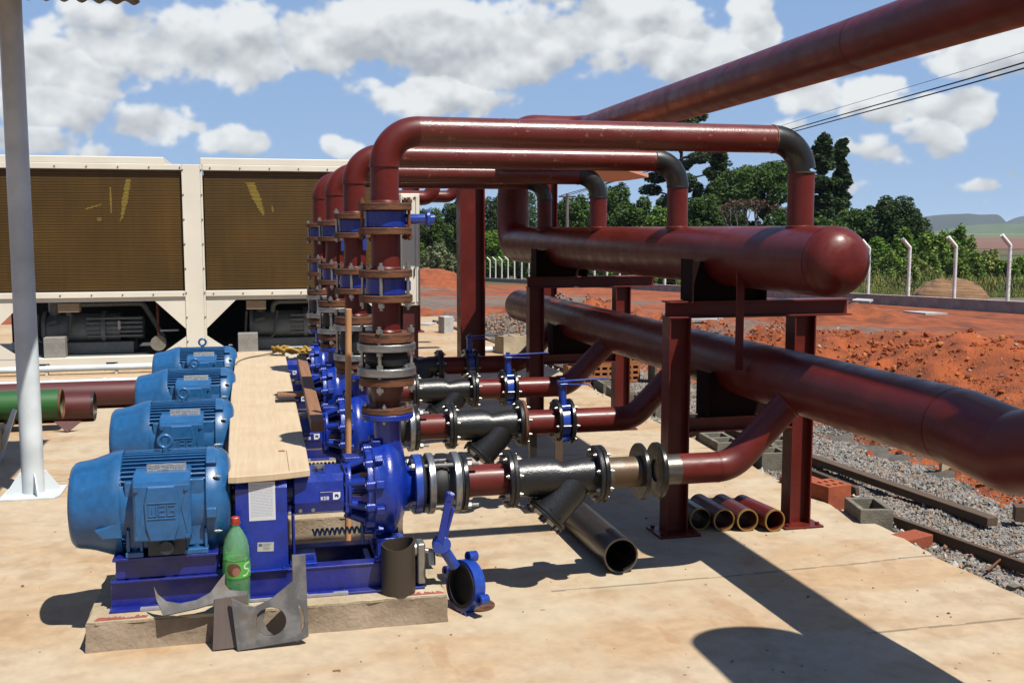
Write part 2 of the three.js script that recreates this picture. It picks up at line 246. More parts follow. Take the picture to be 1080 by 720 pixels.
{
  const A = 720, R = 300, pos = [], uv = [], col = [], idx = [], rad = [0];
  for (let j = 1; j <= R; j++) rad.push(1.2 * Math.pow(5500 / 1.2, Math.pow((j - 1) / (R - 1), 1.12)));
  for (let j = 0; j <= R; j++) for (let i = 0; i <= A; i++) {
    // finer steps inside the view
    const t = i / A, a = YAW + Math.PI * (2 * t - 1) * (.28 + .72 * Math.pow(Math.abs(2 * t - 1), 2.2)), x = Math.sin(a) * rad[j], z = -Math.cos(a) * rad[j], d = rad[j];
    pos.push(x, ground(x, z), z); uv.push(x, z);
    const n = fbm(x * .35, z * .35, 4, 1e6, 77), grassy = Math.max(sstep(23.6, 25, x + n), sstep(85, 110, d + n * 20)), field = sstep(300, 500, d);
    const g = lerp(.75, 1.25, n); const damp = sstep(.55, .72, fbm(x * 1.3 + 9, z * 1.3, 5, 1e6, 91)) * .45, dry = sstep(.56, .74, fbm(x * .9, z * .9 + 30, 5, 1e6, 95)) * .25; let c = [.46 * g, .098 * g, .013 * g].map((q, k) => lerp(q * (1 - damp), [.46, .16, .045][k], dry));
    const gp = sstep(.42, .58, fbm(x * .22 + 4, z * .5, 5, 1e6, 88) + .32 * Math.exp(-Math.pow((d - 41) / 7, 2)) + .16 * Math.exp(-Math.pow((z + 22) / 4, 2)) - .16) * sstep(14, 20, d) * sstep(13, 10, x - d * .08); c = c.map((q, k) => lerp(q, [.25, .21, .17][k] * g, gp * .85));
    const gr = [.085 + .05 * n, .105 + .03 * n, .028]; c = c.map((q, k) => lerp(q, gr[k], grassy));
    if (field > 0) { const s = Math.sin(d * .0042 + a * 3) + .6 * Math.sin(d * .011 + a * 9), fc = s > .5 ? [.12, .20, .05] : s > -.3 ? [.22, .24, .10] : [.27, .12, .08]; c = c.map((q, k) => lerp(q, fc[k], field)); }
    col.push(...c);
  }
  for (let j = 0; j < R; j++) for (let i = 0; i < A; i++) { const a = j * (A + 1) + i, b = a + 1, c = a + A + 1, e = c + 1; idx.push(a, c, b, b, c, e); }
  const g = new THREE.BufferGeometry(); g.setAttribute('position', new THREE.Float32BufferAttribute(pos, 3)); g.setAttribute('uv', new THREE.Float32BufferAttribute(uv, 2)); g.setAttribute('color', new THREE.Float32BufferAttribute(col, 3)); g.setIndex(idx); g.computeVertexNormals();
  const soilVar = tex(512, (u, v) => { const n = fbm(u * 8, v * 8, 6, 8, 141), k = .62 + .6 * n; return [k, k, k]; });
  struct('ground', g, new THREE.MeshStandardMaterial({ vertexColors: true, map: rep(soilVar, 1.7), roughness: 1, bumpMap: rep(fineBump, .6), bumpScale: .02 }));
  scene.children[scene.children.length - 1].geometry = g;
}
// pale concrete slab, dusted with red earth
{
  const N = 2048, x0 = -4, w = SLAB.x1 - x0, z0 = -18.6, dz = 16.6;
  const crack = [[[2.0, -4.27], [2.7, -4.30], [3.17, -4.33]], [[2.26, -3.52], [2.8, -3.52], [3.17, -3.50]], [[-4, -6.9], [3.17, -6.9]], [[-4, -10.9], [3.17, -10.9]], [[1.2, -4.27], [2.0, -4.27]]];
  const t = tex(N, (u, v) => {
    const x = x0 + u * w, z = z0 + v * dz;
    const n = fbm(x * 1.1 + 3, z * 2.4 + 9, 5, 1e6, 201), n2 = fbm(x * 2.2, z * 6, 5, 1e6, 207), f = fbm(x * 22, z * 22, 4, 1e6, 211), f3 = fbm(x * 70, z * 70, 2, 1e6, 215);
    const dust = sstep(.40, .68, n * .55 + n2 * .45) * .75 + sstep(-9, -16, z) * .45, dirt = sstep(.62, .8, fbm(x * 5, z * 5, 5, 1e6, 219)) * .22;
    let c = [.815, .735, .62]; c = c.map((q, k) => lerp(q, [.78, .64, .475][k], clamp(dust)) * (.93 + .13 * f + .05 * (f3 - .5)));
    c = c.map((q, k) => lerp(q, [.56, .42, .27][k], dirt));
    const arc = Math.abs(Math.sin(Math.hypot(x - Math.round(x / 1.7) * 1.7, z - Math.round(z / 1.9) * 1.9 - .9) * 26 + 3 * n)); c = c.map((q) => q * (1 - .03 * sstep(.75, 1, arc) * sstep(.45, .6, n2)));
    const mud = sstep(.66, .74, fbm(x * 8 + 20, z * 4, 5, 1e6, 227)) * .16 * sstep(.4, .6, n); c = c.map((q, k) => lerp(q, [.62, .37, .20][k], mud));
    const wash = sstep(.58, .75, fbm(x * 3, z * 1.4, 4, 1e6, 223)) * .35; c = c.map((q, k) => lerp(q, [.84, .79, .68][k], wash));
    for (const cr of crack) for (let i = 0; i + 1 < cr.length; i++) if (x >= cr[i][0] && x <= cr[i + 1][0]) { const q = (x - cr[i][0]) / (cr[i + 1][0] - cr[i][0]), zz = lerp(cr[i][1], cr[i + 1][1], q) + (fbm(x * 3, 1.5, 3, 1e6, 231) - .5) * .03; if (Math.abs(z - zz) < .007) c = c.map((k) => k * .72); }
    if (fbm(x * 26, z * 26, 2, 1e6, 240) > .93) c = c.map((q, k) => q * [.6, .5, .42][k]);
    return c;
  });
  t.wrapS = t.wrapT = THREE.ClampToEdgeWrapping;
  // broken right edge
  const pts = [[SLAB.x0, SLAB.z1], [SLAB.x0, SLAB.z0], [3.0, SLAB.z0]]; for (let z = SLAB.z0; z < SLAB.z1; z += .09) pts.push([lerp(3.22, 3.12, (z + 18) / 14) + (fbm(z * 2.5, 3, 3, 1e6, 251) - .5) * .1 + (rnd() - .5) * .016, z]);
  pts.push([3.1, SLAB.z1]);
  const g = uvm(new THREE.ExtrudeGeometry(new THREE.Shape(pts.map(([x, z]) => new THREE.Vector2(x, -z))), { depth: .13, bevelEnabled: false }).rotateX(-Math.PI / 2).translate(0, -.13, 0));
  const p = g.attributes.position, uvA = g.attributes.uv; for (let i = 0; i < p.count; i++) { uvA.setXY(i, (p.getX(i) - x0) / w, (p.getZ(i) - z0) / dz); }
  const mt = new THREE.MeshStandardMaterial({ map: t, roughness: .88 });
  struct('slab', g, mt); scene.children[scene.children.length - 1].geometry = g;
}
// grey road beyond the slab and behind the fence
const roadMat = new THREE.MeshStandardMaterial({ map: rep(concreteTex([.38, .34, .29], [.62, .58, .52], 261), 4), roughness: 1, bumpMap: rep(fineBump, 2), bumpScale: .02 });
function band(name, x0, x1, zf, wid, lift, nx = 90) {
  const pos = [], idx = [], nz = 10;
  for (let i = 0; i <= nx; i++) for (let j = 0; j <= nz; j++) { const x = lerp(x0, x1, i / nx), e = j === 0 || j === nz ? (fbm(x * .7, j, 3, 1e6, 9) - .5) * 1.6 : 0, z = zf(x) + (j / nz - .5) * wid + e; pos.push(x, ground(x, z) + lift, z); }
  for (let i = 0; i < nx; i++) for (let j = 0; j < nz; j++) { const a = i * (nz + 1) + j, b = a + nz + 1; idx.push(a, a + 1, b, b, a + 1, b + 1); }
  const g = new THREE.BufferGeometry(); g.setAttribute('position', new THREE.Float32BufferAttribute(pos, 3)); g.setIndex(idx); g.computeVertexNormals(); return struct(name, uvm(g), roadMat);
}
band('gravel_road', 24.4, 80, (x) => -40 + (x - 24) * .12, 12, .06);
{ // gravel strip beside the slab: a bed and its stones
  const pos = [], idx = [], nx = 16, nz = 300; for (let j = 0; j <= nz; j++) for (let i = 0; i <= nx; i++) { const z = lerp(-19, 0, j / nz), x = lerp(3.0, 4.34, i / nx) + (i === nx ? (fbm(z * 1.5, 4, 3, 1e6, 4) - .5) * .5 : 0); pos.push(x, Math.max(ground(Math.max(x, 3.3), z), -.09) + .008 + (fbm(x * 6, z * 6, 3, 1e6, 8) - .5) * .05, z); }
  for (let j = 0; j < nz; j++) for (let i = 0; i < nx; i++) { const a = j * (nx + 1) + i, b = a + nx + 1; idx.push(a, b, a + 1, b, b + 1, a + 1); }
  const g = new THREE.BufferGeometry(); g.setAttribute('position', new THREE.Float32BufferAttribute(pos, 3)); g.setIndex(idx); g.computeVertexNormals();
  struct('gravel_bed', uvm(g), new THREE.MeshStandardMaterial({ map: rep(concreteTex([.30, .28, .25], [.52, .50, .46], 271), .5), roughness: 1, bumpMap: rep(fineBump, .2), bumpScale: .01 }));
}
function stones(name, label, cat, n, place, size, cols, rough = .95) {
  const g = new THREE.IcosahedronGeometry(1, 0).toNonIndexed(), p = g.attributes.position; const jit = {};
  for (let i = 0; i < p.count; i++) { const k = [p.getX(i), p.getY(i), p.getZ(i)].map((v) => v.toFixed(2)).join(); const s = jit[k] ??= rr(.7, 1.25); p.setXYZ(i, p.getX(i) * s, p.getY(i) * s, p.getZ(i) * s); }
  g.computeVertexNormals();
  const im = new THREE.InstancedMesh(g, new THREE.MeshStandardMaterial({ color: 0xffffff, roughness: rough }), n), m = new THREE.Matrix4(), q = new THREE.Quaternion(), e = new THREE.Euler(), c = new THREE.Color();
  for (let i = 0; i < n; i++) { const s = size(), [x, y, z] = place(s); e.set(rr(0, 6), rr(0, 6), rr(0, 6)); q.setFromEuler(e); m.compose(V(x, y, z), q, V(s * rr(.7, 1.3), s * rr(.5, .9), s * rr(.7, 1.3))); im.setMatrixAt(i, m); const k = cols[Math.floor(rnd() * cols.length)], b = rr(.75, 1.25); c.setRGB(k[0] * b, k[1] * b, k[2] * b); im.setColorAt(i, c); }
  im.name = numbered(name); im.castShadow = im.receiveShadow = true; scene.add(im); im.userData.kind = 'stuff'; return tag(im, label, cat);
}
stones('gravel', 'loose grey crushed gravel filling the strip between slab and red earth', 'gravel', 110000, (s) => { const u = Math.pow(rnd(), 1.4), z = -2.4 - u * 13, x = rr(3.18, 4.3) + (rnd() < .12 ? rr(0, .3) : 0) + (fbm(z * 1.5, 4, 3, 1e6, 4) - .5) * .4 * rnd(); return [x, Math.max(ground(Math.max(x, 3.3), z), -.09) + .012 + s * .3 + (fbm(x * 6, z * 6, 3, 1e6, 8) - .5) * .05, z]; }, () => rr(.005, .0125) * (rnd() < .04 ? 1.6 : 1), [[.31, .30, .28], [.38, .365, .34], [.25, .24, .225], [.36, .24, .16]]);
stones('earth_clods', 'crumbled clods of dug red earth on the spoil heap', 'earth', 60000, (s) => { const u = Math.pow(rnd(), 1.2), z = -3 - u * 15, x = 4.2 + Math.pow(rnd(), .8) * 4.7; if (fbm(x * 1.1, z * 1.1, 3, 1e6, 97) < .5 && rnd() < .85) s *= .45; return [x, ground(x, z) + s * .25, z]; }, () => .004 + .034 * Math.pow(rnd(), 10) + (rnd() < .0015 ? .045 : 0), [[.46, .1, .015], [.38, .08, .013], [.5, .13, .03], [.3, .06, .012], [.5, .17, .05]], 1);
stones('slab_grit', 'small stones and crumbs scattered on the concrete slab', 'grit', 700, (s) => { const z = -2.8 - Math.pow(rnd(), 1.3) * 13, x = 3.12 - Math.pow(rnd(), 1.6) * 5; return [x, s * .3, z]; }, () => .002 + .006 * Math.pow(rnd(), 3), [[.4, .3, .2], [.3, .12, .06], [.25, .22, .18]]);
stones('pale_rubble', 'pale pebbles and crumbs scattered over the red earth', 'rubble', 500, (s) => { const z = rr(-18, -4), x = rr(4.5, 10); return [x, ground(x, z) + s * .3, z]; }, () => rr(.008, .03), [[.5, .42, .36], [.42, .22, .14]]);
stones('mortar_rubble', 'broken mortar crumbs along the slab edge', 'rubble', 900, (s) => { const z = -3.2 - rnd() * 15, x = 3.14 + rr(0, .2) + (rnd() < .1 ? rr(0, .3) : 0); return [x, -.06 + s * .2 + rr(0, .03), z]; }, () => rr(.006, .02) + (rnd() < .05 ? .02 : 0), [[.55, .5, .42], [.42, .38, .32], [.4, .2, .12], [.6, .56, .48]]);
stones('gravel_heap', 'small grey gravel heap beyond the red columns', 'gravel', 2600, (s) => { const a = rnd() * 6.28, r = Math.sqrt(rnd()) * 1.3, x = 4.4 + Math.cos(a) * r * .8, z = -17.3 + Math.sin(a) * r * 1.2; return [x, ground(x, z) + .2 * Math.pow(1 - r / 1.3, .8) + s * .3, z]; }, () => rr(.015, .04), [[.26, .2, .16], [.24, .22, .2], [.36, .18, .1]]);
{ // hills on the horizon, rising out of fields
  const hill = (name, b0, b1, d, hgt, c, s) => { const pos = [], col = [], idx = [], nA = 120, nR = 10; for (let i = 0; i <= nA; i++) for (let j = 0; j <= nR; j++) { const a = lerp(b0, b1, i / nA), r = d * (1 + (j / nR - .3) * .5), k = Math.sin(Math.PI * Math.min(1, j / nR * 1.25)), e = sstep(0, .18, i / nA) * sstep(1, .82, i / nA); pos.push(Math.sin(a) * r, -9 + hgt * k * e * (.75 + .4 * fbm(a * 30, j * .3, 3, 1e6, s)), -Math.cos(a) * r); const v = fbm(a * 60, j, 4, 1e6, s + 5); col.push(c[0] * (.7 + .6 * v), c[1] * (.7 + .6 * v), c[2] * (.7 + .6 * v)); }
    for (let i = 0; i < nA; i++) for (let j = 0; j < nR; j++) { const a = i * (nR + 1) + j, b = a + nR + 1; idx.push(a, b, a + 1, b, b + 1, a + 1); }
    const g = new THREE.BufferGeometry(); g.setAttribute('position', new THREE.Float32BufferAttribute(pos, 3)); g.setAttribute('color', new THREE.Float32BufferAttribute(col, 3)); g.setIndex(idx); g.computeVertexNormals(); const m = struct(name, g.clone(), new THREE.MeshStandardMaterial({ vertexColors: true, roughness: 1 })); m.geometry = g; };
  const az = (x) => YAW + Math.atan((x - 540) / F);
  hill('hills', az(940), az(1072), 3600, 56, [.04, .06, .05], 5);
  hill('hills', az(1030), az(1330), 4200, 56, [.05, .075, .06], 15);
  hill('hills', az(960), az(1500), 2300, 20, [.10, .15, .07], 25);
  hill('hills', az(-1200), az(420), 3900, 60, [.06, .085, .05], 35);
}

// ------------------------------------------------------------------ the four pump rows
const ROWS = [0, 1, 2, 3].map((i) => ({ z: -4.3 - 1.25 * i, dx: [0, -.008, -.02, -.03][i], n: ['frontmost', 'second', 'third', 'rearmost'][i], i }));
const ORD = (r) => r.n === 'frontmost' || r.n === 'rearmost' ? r.n : r.n + ' nearest';
function canvasTex(w, h, draw) { const c = document.createElement('canvas'); c.width = w; c.height = h; draw(c.getContext('2d'), w, h); const t = new THREE.CanvasTexture(c); t.colorSpace = THREE.SRGBColorSpace; return t; }
const quad = (w, h, t = .0012) => { const g = new THREE.BoxGeometry(w, h, t); return g; };
// flat prints
const plateTex = canvasTex(256, 96, (c, w, h) => { c.fillStyle = '#a9adb0'; c.fillRect(0, 0, w, h); for (let k = 0; k < 260; k++) { const q = hash(k, 3), e = hash(k, 9); c.fillStyle = q > .5 ? 'rgba(235,238,240,.35)' : 'rgba(70,72,78,.3)'; c.fillRect(hash(k, 5) * w, e * h, 4 + q * 26, 2 + e * 6); } c.strokeStyle = '#50565c'; c.lineWidth = 2; c.strokeRect(5, 5, w - 10, h - 10); c.fillStyle = '#3c434a'; for (let j = 0; j < 7; j++) { let x = 12; while (x < w - 16) { const q = 5 + ((x * 7 + j * 13) % 17); c.fillRect(x, 14 + j * 11, q, 5); x += q + 4; } } });
const sheetTex = canvasTex(256, 360, (c, w, h) => { c.fillStyle = '#e9eaee'; c.fillRect(0, 0, w, h); c.fillStyle = '#8d93a6'; for (let j = 0; j < 22; j++) { let x = 18; while (x < w - 24) { const q = 6 + ((x * 5 + j * 11) % 23); c.fillRect(x, 22 + j * 14, Math.min(q, w - 24 - x), 4); x += q + 5; } } });
const stickerTex = canvasTex(128, 72, (c, w, h) => { c.fillStyle = '#c9cbc2'; c.fillRect(0, 0, w, h); c.fillStyle = '#5d6a8a'; c.fillRect(8, 10, 30, 24); c.fillStyle = '#7d8078'; for (let j = 0; j < 5; j++) c.fillRect(44, 10 + j * 11, 70 - (j * 13) % 30, 5); });
const ksbTex = canvasTex(256, 128, (c, w, h) => { c.fillStyle = '#1d2a86'; c.fillRect(0, 0, w, h); c.fillStyle = '#f1f2f6'; c.fillRect(8, 14, 150, 4); c.font = 'bold 58px sans-serif'; c.textBaseline = 'middle'; c.fillText('KSB', 10, 88); c.beginPath(); c.arc(203, 66, 44, 0, 7); c.fill(); c.fillRect(160, 22, 44, 88); c.fillRect(204, 22, 44, 44); c.fillStyle = '#1d2a86'; c.beginPath(); c.arc(203, 70, 24, 0, 7); c.fill(); c.fillRect(182, 46, 22, 24); c.fillStyle = '#f1f2f6'; c.beginPath(); c.moveTo(203, 70); c.lineTo(184, 90); c.lineTo(184, 106); c.lineTo(212, 92); c.fill(); });
const pt = (t, rough = .5, metalness = 0) => new THREE.MeshStandardMaterial({ map: t, roughness: rough, metalness });
const mPlate = pt(plateTex, .35, .6), mSheet = pt(sheetTex, .7), mSticker = pt(stickerTex, .4), mKsb = pt(ksbTex, .4);
const printed = (name, w, h, mat, p, parent, rx = 0, ry = 0) => { const g = new THREE.BoxGeometry(w, h, .0015); const m = new THREE.Mesh(g, mat); m.name = name; m.position.copy(p); m.rotation.set(rx, ry, 0); m.castShadow = m.receiveShadow = true; parent.add(m); return m; };

for (const r of ROWS) {
  const o = V(r.dx, 0, r.z), first = r.i === 0;
  // plinth
  const pl = thing('concrete_plinth', ['frontmost rough concrete plinth with red paint marks under the near pump', 'concrete plinth under the second pump from the front', 'concrete plinth under the third pump from the front', 'concrete plinth under the rearmost pump by the chiller'][r.i], 'plinth', o, 'concrete plinths under the pumps');
  const rough = memo('plinth' + first, () => {
    const g = new THREE.BoxGeometry(1.342, .107, .56, first ? 120 : 10, 8, first ? 40 : 6).translate(.034, .0535, -.0); const p = g.attributes.position;
    for (let i = 0; i < p.count; i++) { const x = p.getX(i), y = p.getY(i), z = p.getZ(i), e = (fbm(x * 9, y * 14 + z * 7, 4, 1e6, 301) - .5) * .013, bot = sstep(.03, .0, y) * .003; if (Math.abs(z) > .279) p.setZ(i, z + Math.sign(z) * (e + bot)); if (Math.abs(x - .034) > .67) p.setX(i, x + Math.sign(x) * (e + bot)); if (y > .1) p.setY(i, y - .002 + e * .15); }
    g.computeVertexNormals(); return mg(g);
  });
  mesh('plinth_body', rough, roughConcrete, pl);
  const top = memo('plinthtop', () => { const s = []; const e = (k) => (rnd() - .5) * .012; for (let i = 0; i <= 40; i++) s.push([-.634 + 1.335 * i / 40, .278 + e()]); for (let i = 0; i <= 14; i++) s.push([.702 + e(), .276 - .552 * i / 14]); for (let i = 0; i <= 40; i++) s.push([.702 - 1.335 * i / 40, -.276 + e()]); for (let i = 1; i < 14; i++) s.push([-.634 + e(), -.276 + .552 * i / 14]); return mg(ext(s.map(([x, y]) => [x, -y]), .014, [], .002).rotateX(-Math.PI / 2).translate(0, .1, 0)); });
  mesh('plinth_top', top, paleConcrete, pl);
  if (first) {
    const blot = (x0, x1, z0, z1, s) => { const q = []; const n = 26; for (let i = 0; i < n; i++) q.push([lerp(x0, x1, i / n), -(z1 - .001 - rr(0, .003))]); for (let i = 0; i < n; i++) q.push([lerp(x1, x0, i / n), -(lerp(z0, z1 - .012, rnd() * s))]); return new THREE.ExtrudeGeometry(new THREE.Shape(q.map(([x, y]) => new THREE.Vector2(x, y))), { depth: .0008, bevelEnabled: false }).rotateX(-Math.PI / 2).translate(0, .1145, 0); };
    each('red_paint_mark', [blot(-.61, -.42, .235, .274, 1), blot(.50, .70, .232, .274, 1)], M(lin(.5, .11, .09), .9), pl);
  }

  // motor
  const mo = thing('electric_motor', ['frontmost blue electric motor with terminal box and fan cover, nearest the camera', 'second blue electric motor from the front, eyebolt ring before its terminal box', 'third blue electric motor from the front with a strap across its terminal box', 'rearmost blue electric motor, standing against the chiller'][r.i], 'motor', V(r.dx, .487, r.z), 'blue electric motors in a row');
  mesh('fan_cover', memo('fanc', () => mg(aim(lathe([[0, -.708], [.12, -.708], [.150, -.704], [.162, -.694], [.167, -.68], [.171, -.65], [.178, -.62], [.190, -.585], [.199, -.56], [.204, -.535], [.204, -.515], [.197, -.515]], 56), V(0, 0, 0), X))), motorBlue, mo);
  each('grille_slot', memo('grille', () => [.04, .065, .09, .115].map((q) => mg(hollow(V(-.7095, 0, 0), X, q + .006, q, .003)))), dark, mo);
  mesh('frame_housing', memo('mhous', () => mg(aim(lathe([[0, -.52], [.187, -.52], [.187, -.2], [0, -.2]], 48), V(0, 0, 0), X))), motorBlue, mo);
  stuff(mesh('cooling_fins', memo('fins', () => { const out = []; for (let i = 0; i < 60; i++) { const a = i / 60 * 2 * Math.PI; const s = Math.sin(a), c = Math.cos(a); if (c > .55 && s < .52 && s > -.5) continue; if (s < -.78) continue; out.push(box(-.513, -.206, .165, .201, -.0028, .0028, .001).rotateX(Math.PI / 2 - a)); } return mg(out); }), motorBlue, mo));
  mesh('side_block', memo('sideblk', () => mg(box(-.5, -.21, -.14, .12, .1, .176, .008))), motorBlue, mo);
  mesh('end_shield', memo('eshield', () => mg(aim(lathe([[.05, -.118], [.09, -.112], [.15, -.118], [.176, -.128], [.192, -.146], [.2, -.168], [.203, -.178], [.203, -.203], [.198, -.207], [0, -.207]].reverse(), 56), V(0, 0, 0), X), ...[.6, 1.6, 2.6, 3.7, 4.7, 5.6].map((a) => box(-.205, -.165, .19, .222, -.02, .02, .006).rotateX(a)))), motorBlue, mo);
  each('bolt', memo('sbolts', () => bolts(V(-.165, 0, 0), X, .208, 6, .002, .007, .1)), boltZinc, mo);
  const tb = mesh('terminal_box', memo('tbox', () => { // body and bulged lid
    const prof = [[.12, .155], [.2, .15], [.236, .128], [.246, .10], [.246, -.075], [.238, -.09], [.12, -.09]].map(([z, y]) => [-z, y]); const g = ext(prof, .205, [], .004).rotateY(Math.PI / 2); g.rotateY(0); return mg(g.translate(-.462, 0, 0).applyMatrix4(new THREE.Matrix4())); }), motorBlue, mo);
  mesh('box_lid', memo('tlid', () => mg(box(-.458, -.261, -.088, .118, .246, .254, .003), ext([[-.4, -.086], [-.32, -.086], [-.305, -.04], [-.30, .05], [-.315, .112], [-.405, .112], [-.418, .05], [-.415, -.04]], .012, [], .005).translate(0, 0, .250), ext([[-.452, .112], [-.43, .03], [-.452, -.08]], .006, [], .002).translate(0, 0, .251), ext([[-.267, .112], [-.29, .03], [-.267, -.08]], .006, [], .002).translate(0, 0, .251))), motorBlue, tb);
  each('lid_screw', memo('tscr', () => [[-.449, .105], [-.271, .105], [-.449, -.076], [-.271, -.076]].map(([x, y]) => mg(rod(V(x, y, .25), V(x, y, .262), .008)))), motorBlue, tb);
  mesh('embossed_logo', memo('weg', () => { const b = (x0, x1, y0, y1) => box(-.414 + x0, -.414 + x1, y0, y1, .258, .2655, .0015), L = []; const W_ = .0045; // letters W E G with bars above and below
    L.push(b(.003, .105, .052, .057), b(.003, .105, -.007, -.002));
    L.push(b(.006, .0105, .004, .046), b(.0195, .024, .004, .036), b(.033, .0375, .004, .046), b(.006, .0375, .004, .0085));
    L.push(b(.042, .0465, .004, .046), b(.042, .068, .0415, .046), b(.042, .066, .023, .0275), b(.042, .068, .004, .0085));
    L.push(b(.0725, .077, .004, .046), b(.0725, .102, .0415, .046), b(.0725, .102, .004, .0085), b(.0975, .102, .004, .026), b(.086, .102, .0215, .026)); return mg(L); }), motorBlue, tb);
  printed('name_plate', .142, .05, mPlate, V(-.345, .158, .17), mo, -.42, 0);
  mesh('conduit_boss', memo('boss', () => mg(rod(V(-.35, -.125, .2), V(-.35, -.125, .238), .026, 24), box(-.42, -.28, -.165, -.085, .12, .2, .006))), M(lin(.03, .05, .07), .5), mo);
  mesh('lifting_eye', memo('eye', () => mg(new THREE.TorusGeometry(.024, .0075, 10, 28).translate(-.36, .238, .02), rod(V(-.36, .19, .02), V(-.36, .216, .02), .012))), motorBlue, mo);
  for (const [k, x0, x1] of [[0, -.5, -.435], [1, -.29, -.2]]) for (const s of [1, -1]) mesh('foot', memo('foot' + k + s, () => mg(box(x0, x1, -.166, -.145, s > 0 ? .09 : -.2, s > 0 ? .2 : -.09, .004), box(x0 + .004, x0 + .016, -.15, -.06, s > 0 ? .1 : -.19, s > 0 ? .19 : -.1, .003), box(x1 - .014, x1 - .003, -.15, -.07, s > 0 ? .1 : -.19, s > 0 ? .19 : -.1, .003), rod(V((x0 + x1) / 2, -.146, s * .165), V((x0 + x1) / 2, -.128, s * .165), .013, 6))), motorBlue, mo);
  mesh('cover_lug', memo('clug', () => mg(ext([[-.60, -.055], [-.515, -.03], [-.515, -.085], [-.575, -.085]], .03, [], .004).translate(0, 0, .172))), motorBlue, mo);
  mesh('shaft', memo('mshaft', () => mg(rod(V(-.13, 0, 0), V(-.02, 0, 0), .03, 24))), bareSteel, mo);
  if (r.i === 2) mesh('strap', mg(sweep([V(-.45, .01, .27), V(-.38, -.01, .276), V(-.28, -.004, .27), V(-.22, .02, .24)], .008)), brownWood, mo);

  // pump: frame, guard, bearing bracket, casing
  const pu = thing('centrifugal_pump', [`frontmost blue centrifugal pump with coupling guard sheet, on the near plinth`, 'second blue centrifugal pump from the front, behind the wooden stick', 'third blue centrifugal pump from the front beside the brown timber', 'rearmost blue centrifugal pump beside the yellow strap'][r.i], 'pump', o, 'blue centrifugal pumps in a row');
  const chan = (zs) => [box(-.565, .62, .114, .124, zs * .1, zs * .255, .002), box(-.562, .62, .124, .222, zs * .19 - .005, zs * .19 + .005, .002), box(-.562, .62, .214, .224, zs * .12, zs * .195, .002)].map((g) => g);
  const zz = (a, b) => [Math.min(a, b), Math.max(a, b)];
  for (const s of [1, -1]) mesh('base_rail', memo('rail' + s, () => { const [a, b] = zz(s * .10, s * .205), [c, d] = zz(s * .150, s * .160), [e, f] = zz(s * .10, s * .165); return mg(box(-.565, .63, .1135, .1245, a, b, .002), box(-.562, .63, .124, .222, c, d, .002), box(-.562, .63, .215, .2245, e, f, .003)); }), frameBlue, pu);
  stuff(mesh('worn_edge', memo('wedge', () => { const out = []; for (let x = -.54; x < .6;) { const L = rr(.02, .09); if (rnd() < .55) out.push(box(x, Math.min(x + L, .61), .1165, .1248, .2040, .2056, 0), box(x, Math.min(x + L, .61), .1243, .1253, .205 - rr(.008, .03), .2052, 0)); x += L; } return mg(out); }), worn, pu));
  each('cross_member', memo('crossm', () => [-.55, -.14, .13, .42, .6].map((x) => mg(box(x - .012, x + .012, .126, .212, -.149, .149, .002)))), frameBlue, pu);
  mesh('motor_pedestal', memo('ped', () => mg(box(-.548, -.165, .2245, .233, -.195, .195, .002), box(-.54, -.17, .233, .312, -.178, .178, .006), box(-.548, -.165, .309, .3205, -.2, .2, .003))), frameBlue, pu);
  const gd = mesh('coupling_guard', memo('guard', () => mg(ext([[-.158, .2255], [-.158, .55], [-.13, .578], [.13, .578], [.158, .55], [.158, .2255], [.154, .2255], [.154, .548], [.129, .573], [-.129, .573], [-.154, .548], [-.154, .2255]], .196, [], .001).rotateY(Math.PI / 2).translate(-.098, 0, 0))), pumpBlue, pu);
  mesh('guard_flange', memo('gflange', () => mg(box(-.098, .098, .2248, .2285, .15, .178, .001), ...[-.08, .08].map((x) => rod(V(x, .228, .168), V(x, .236, .168), .007, 6)))), pumpBlue, gd);
  if (first) { printed('instruction_sheet', .1, .152, mSheet, V(.003, .5, .1592), gd); printed('sticker', .062, .036, mSticker, V(.012, .318, .1592), gd, 0, 0).rotation.z = -.04; }
  mesh('guard_end', memo('gend', () => mg(box(-.09, .09, .228, .55, -.15, -.148, 0))), dark, gd);
  const bh = mesh('bearing_housing', memo('bhouse', () => { const g = ext([[-.095, .548], [-.083, .575], [.083, .575], [.095, .548], [.103, .47], [.09, .43], [.04, .412], [-.04, .412], [-.09, .43], [-.103, .47]], .2, [], .004).rotateY(-Math.PI / 2).translate(.325, 0, 0); return mg(g, box(.326, .342, .418, .582, -.112, .112, .005), rod(V(.08, .495, 0), V(.126, .495, 0), .06, 28), rod(V(.02, .495, 0), V(.09, .495, 0), .024, 20)); }), pumpBlue, pu);
  printed('maker_mark', .085, .043, mKsb, V(.268, .492, .1062), bh, -.1, 0);
  mesh('breather_cap', memo('bcap', () => mg(rod(V(.23, .574, .03), V(.23, .594, .03), .016, 16), rod(V(.23, .594, .03), V(.23, .603, .03), .024, 16))), boltZinc, bh);
  each('plug', memo('plugs', () => [.15, .2].map((x) => mg(rod(V(x, .437, .094), V(x, .437, .103), .008, 6)))), boltZinc, bh);
  mesh('support_foot', memo('sfoot', () => mg(box(.118, .127, .226, .425, -.05, .105, .002), box(.105, .21, .2248, .2335, -.06, .14, .002), box(.126, .2, .233, .26, .09, .1, .002))), pumpBlue, pu);
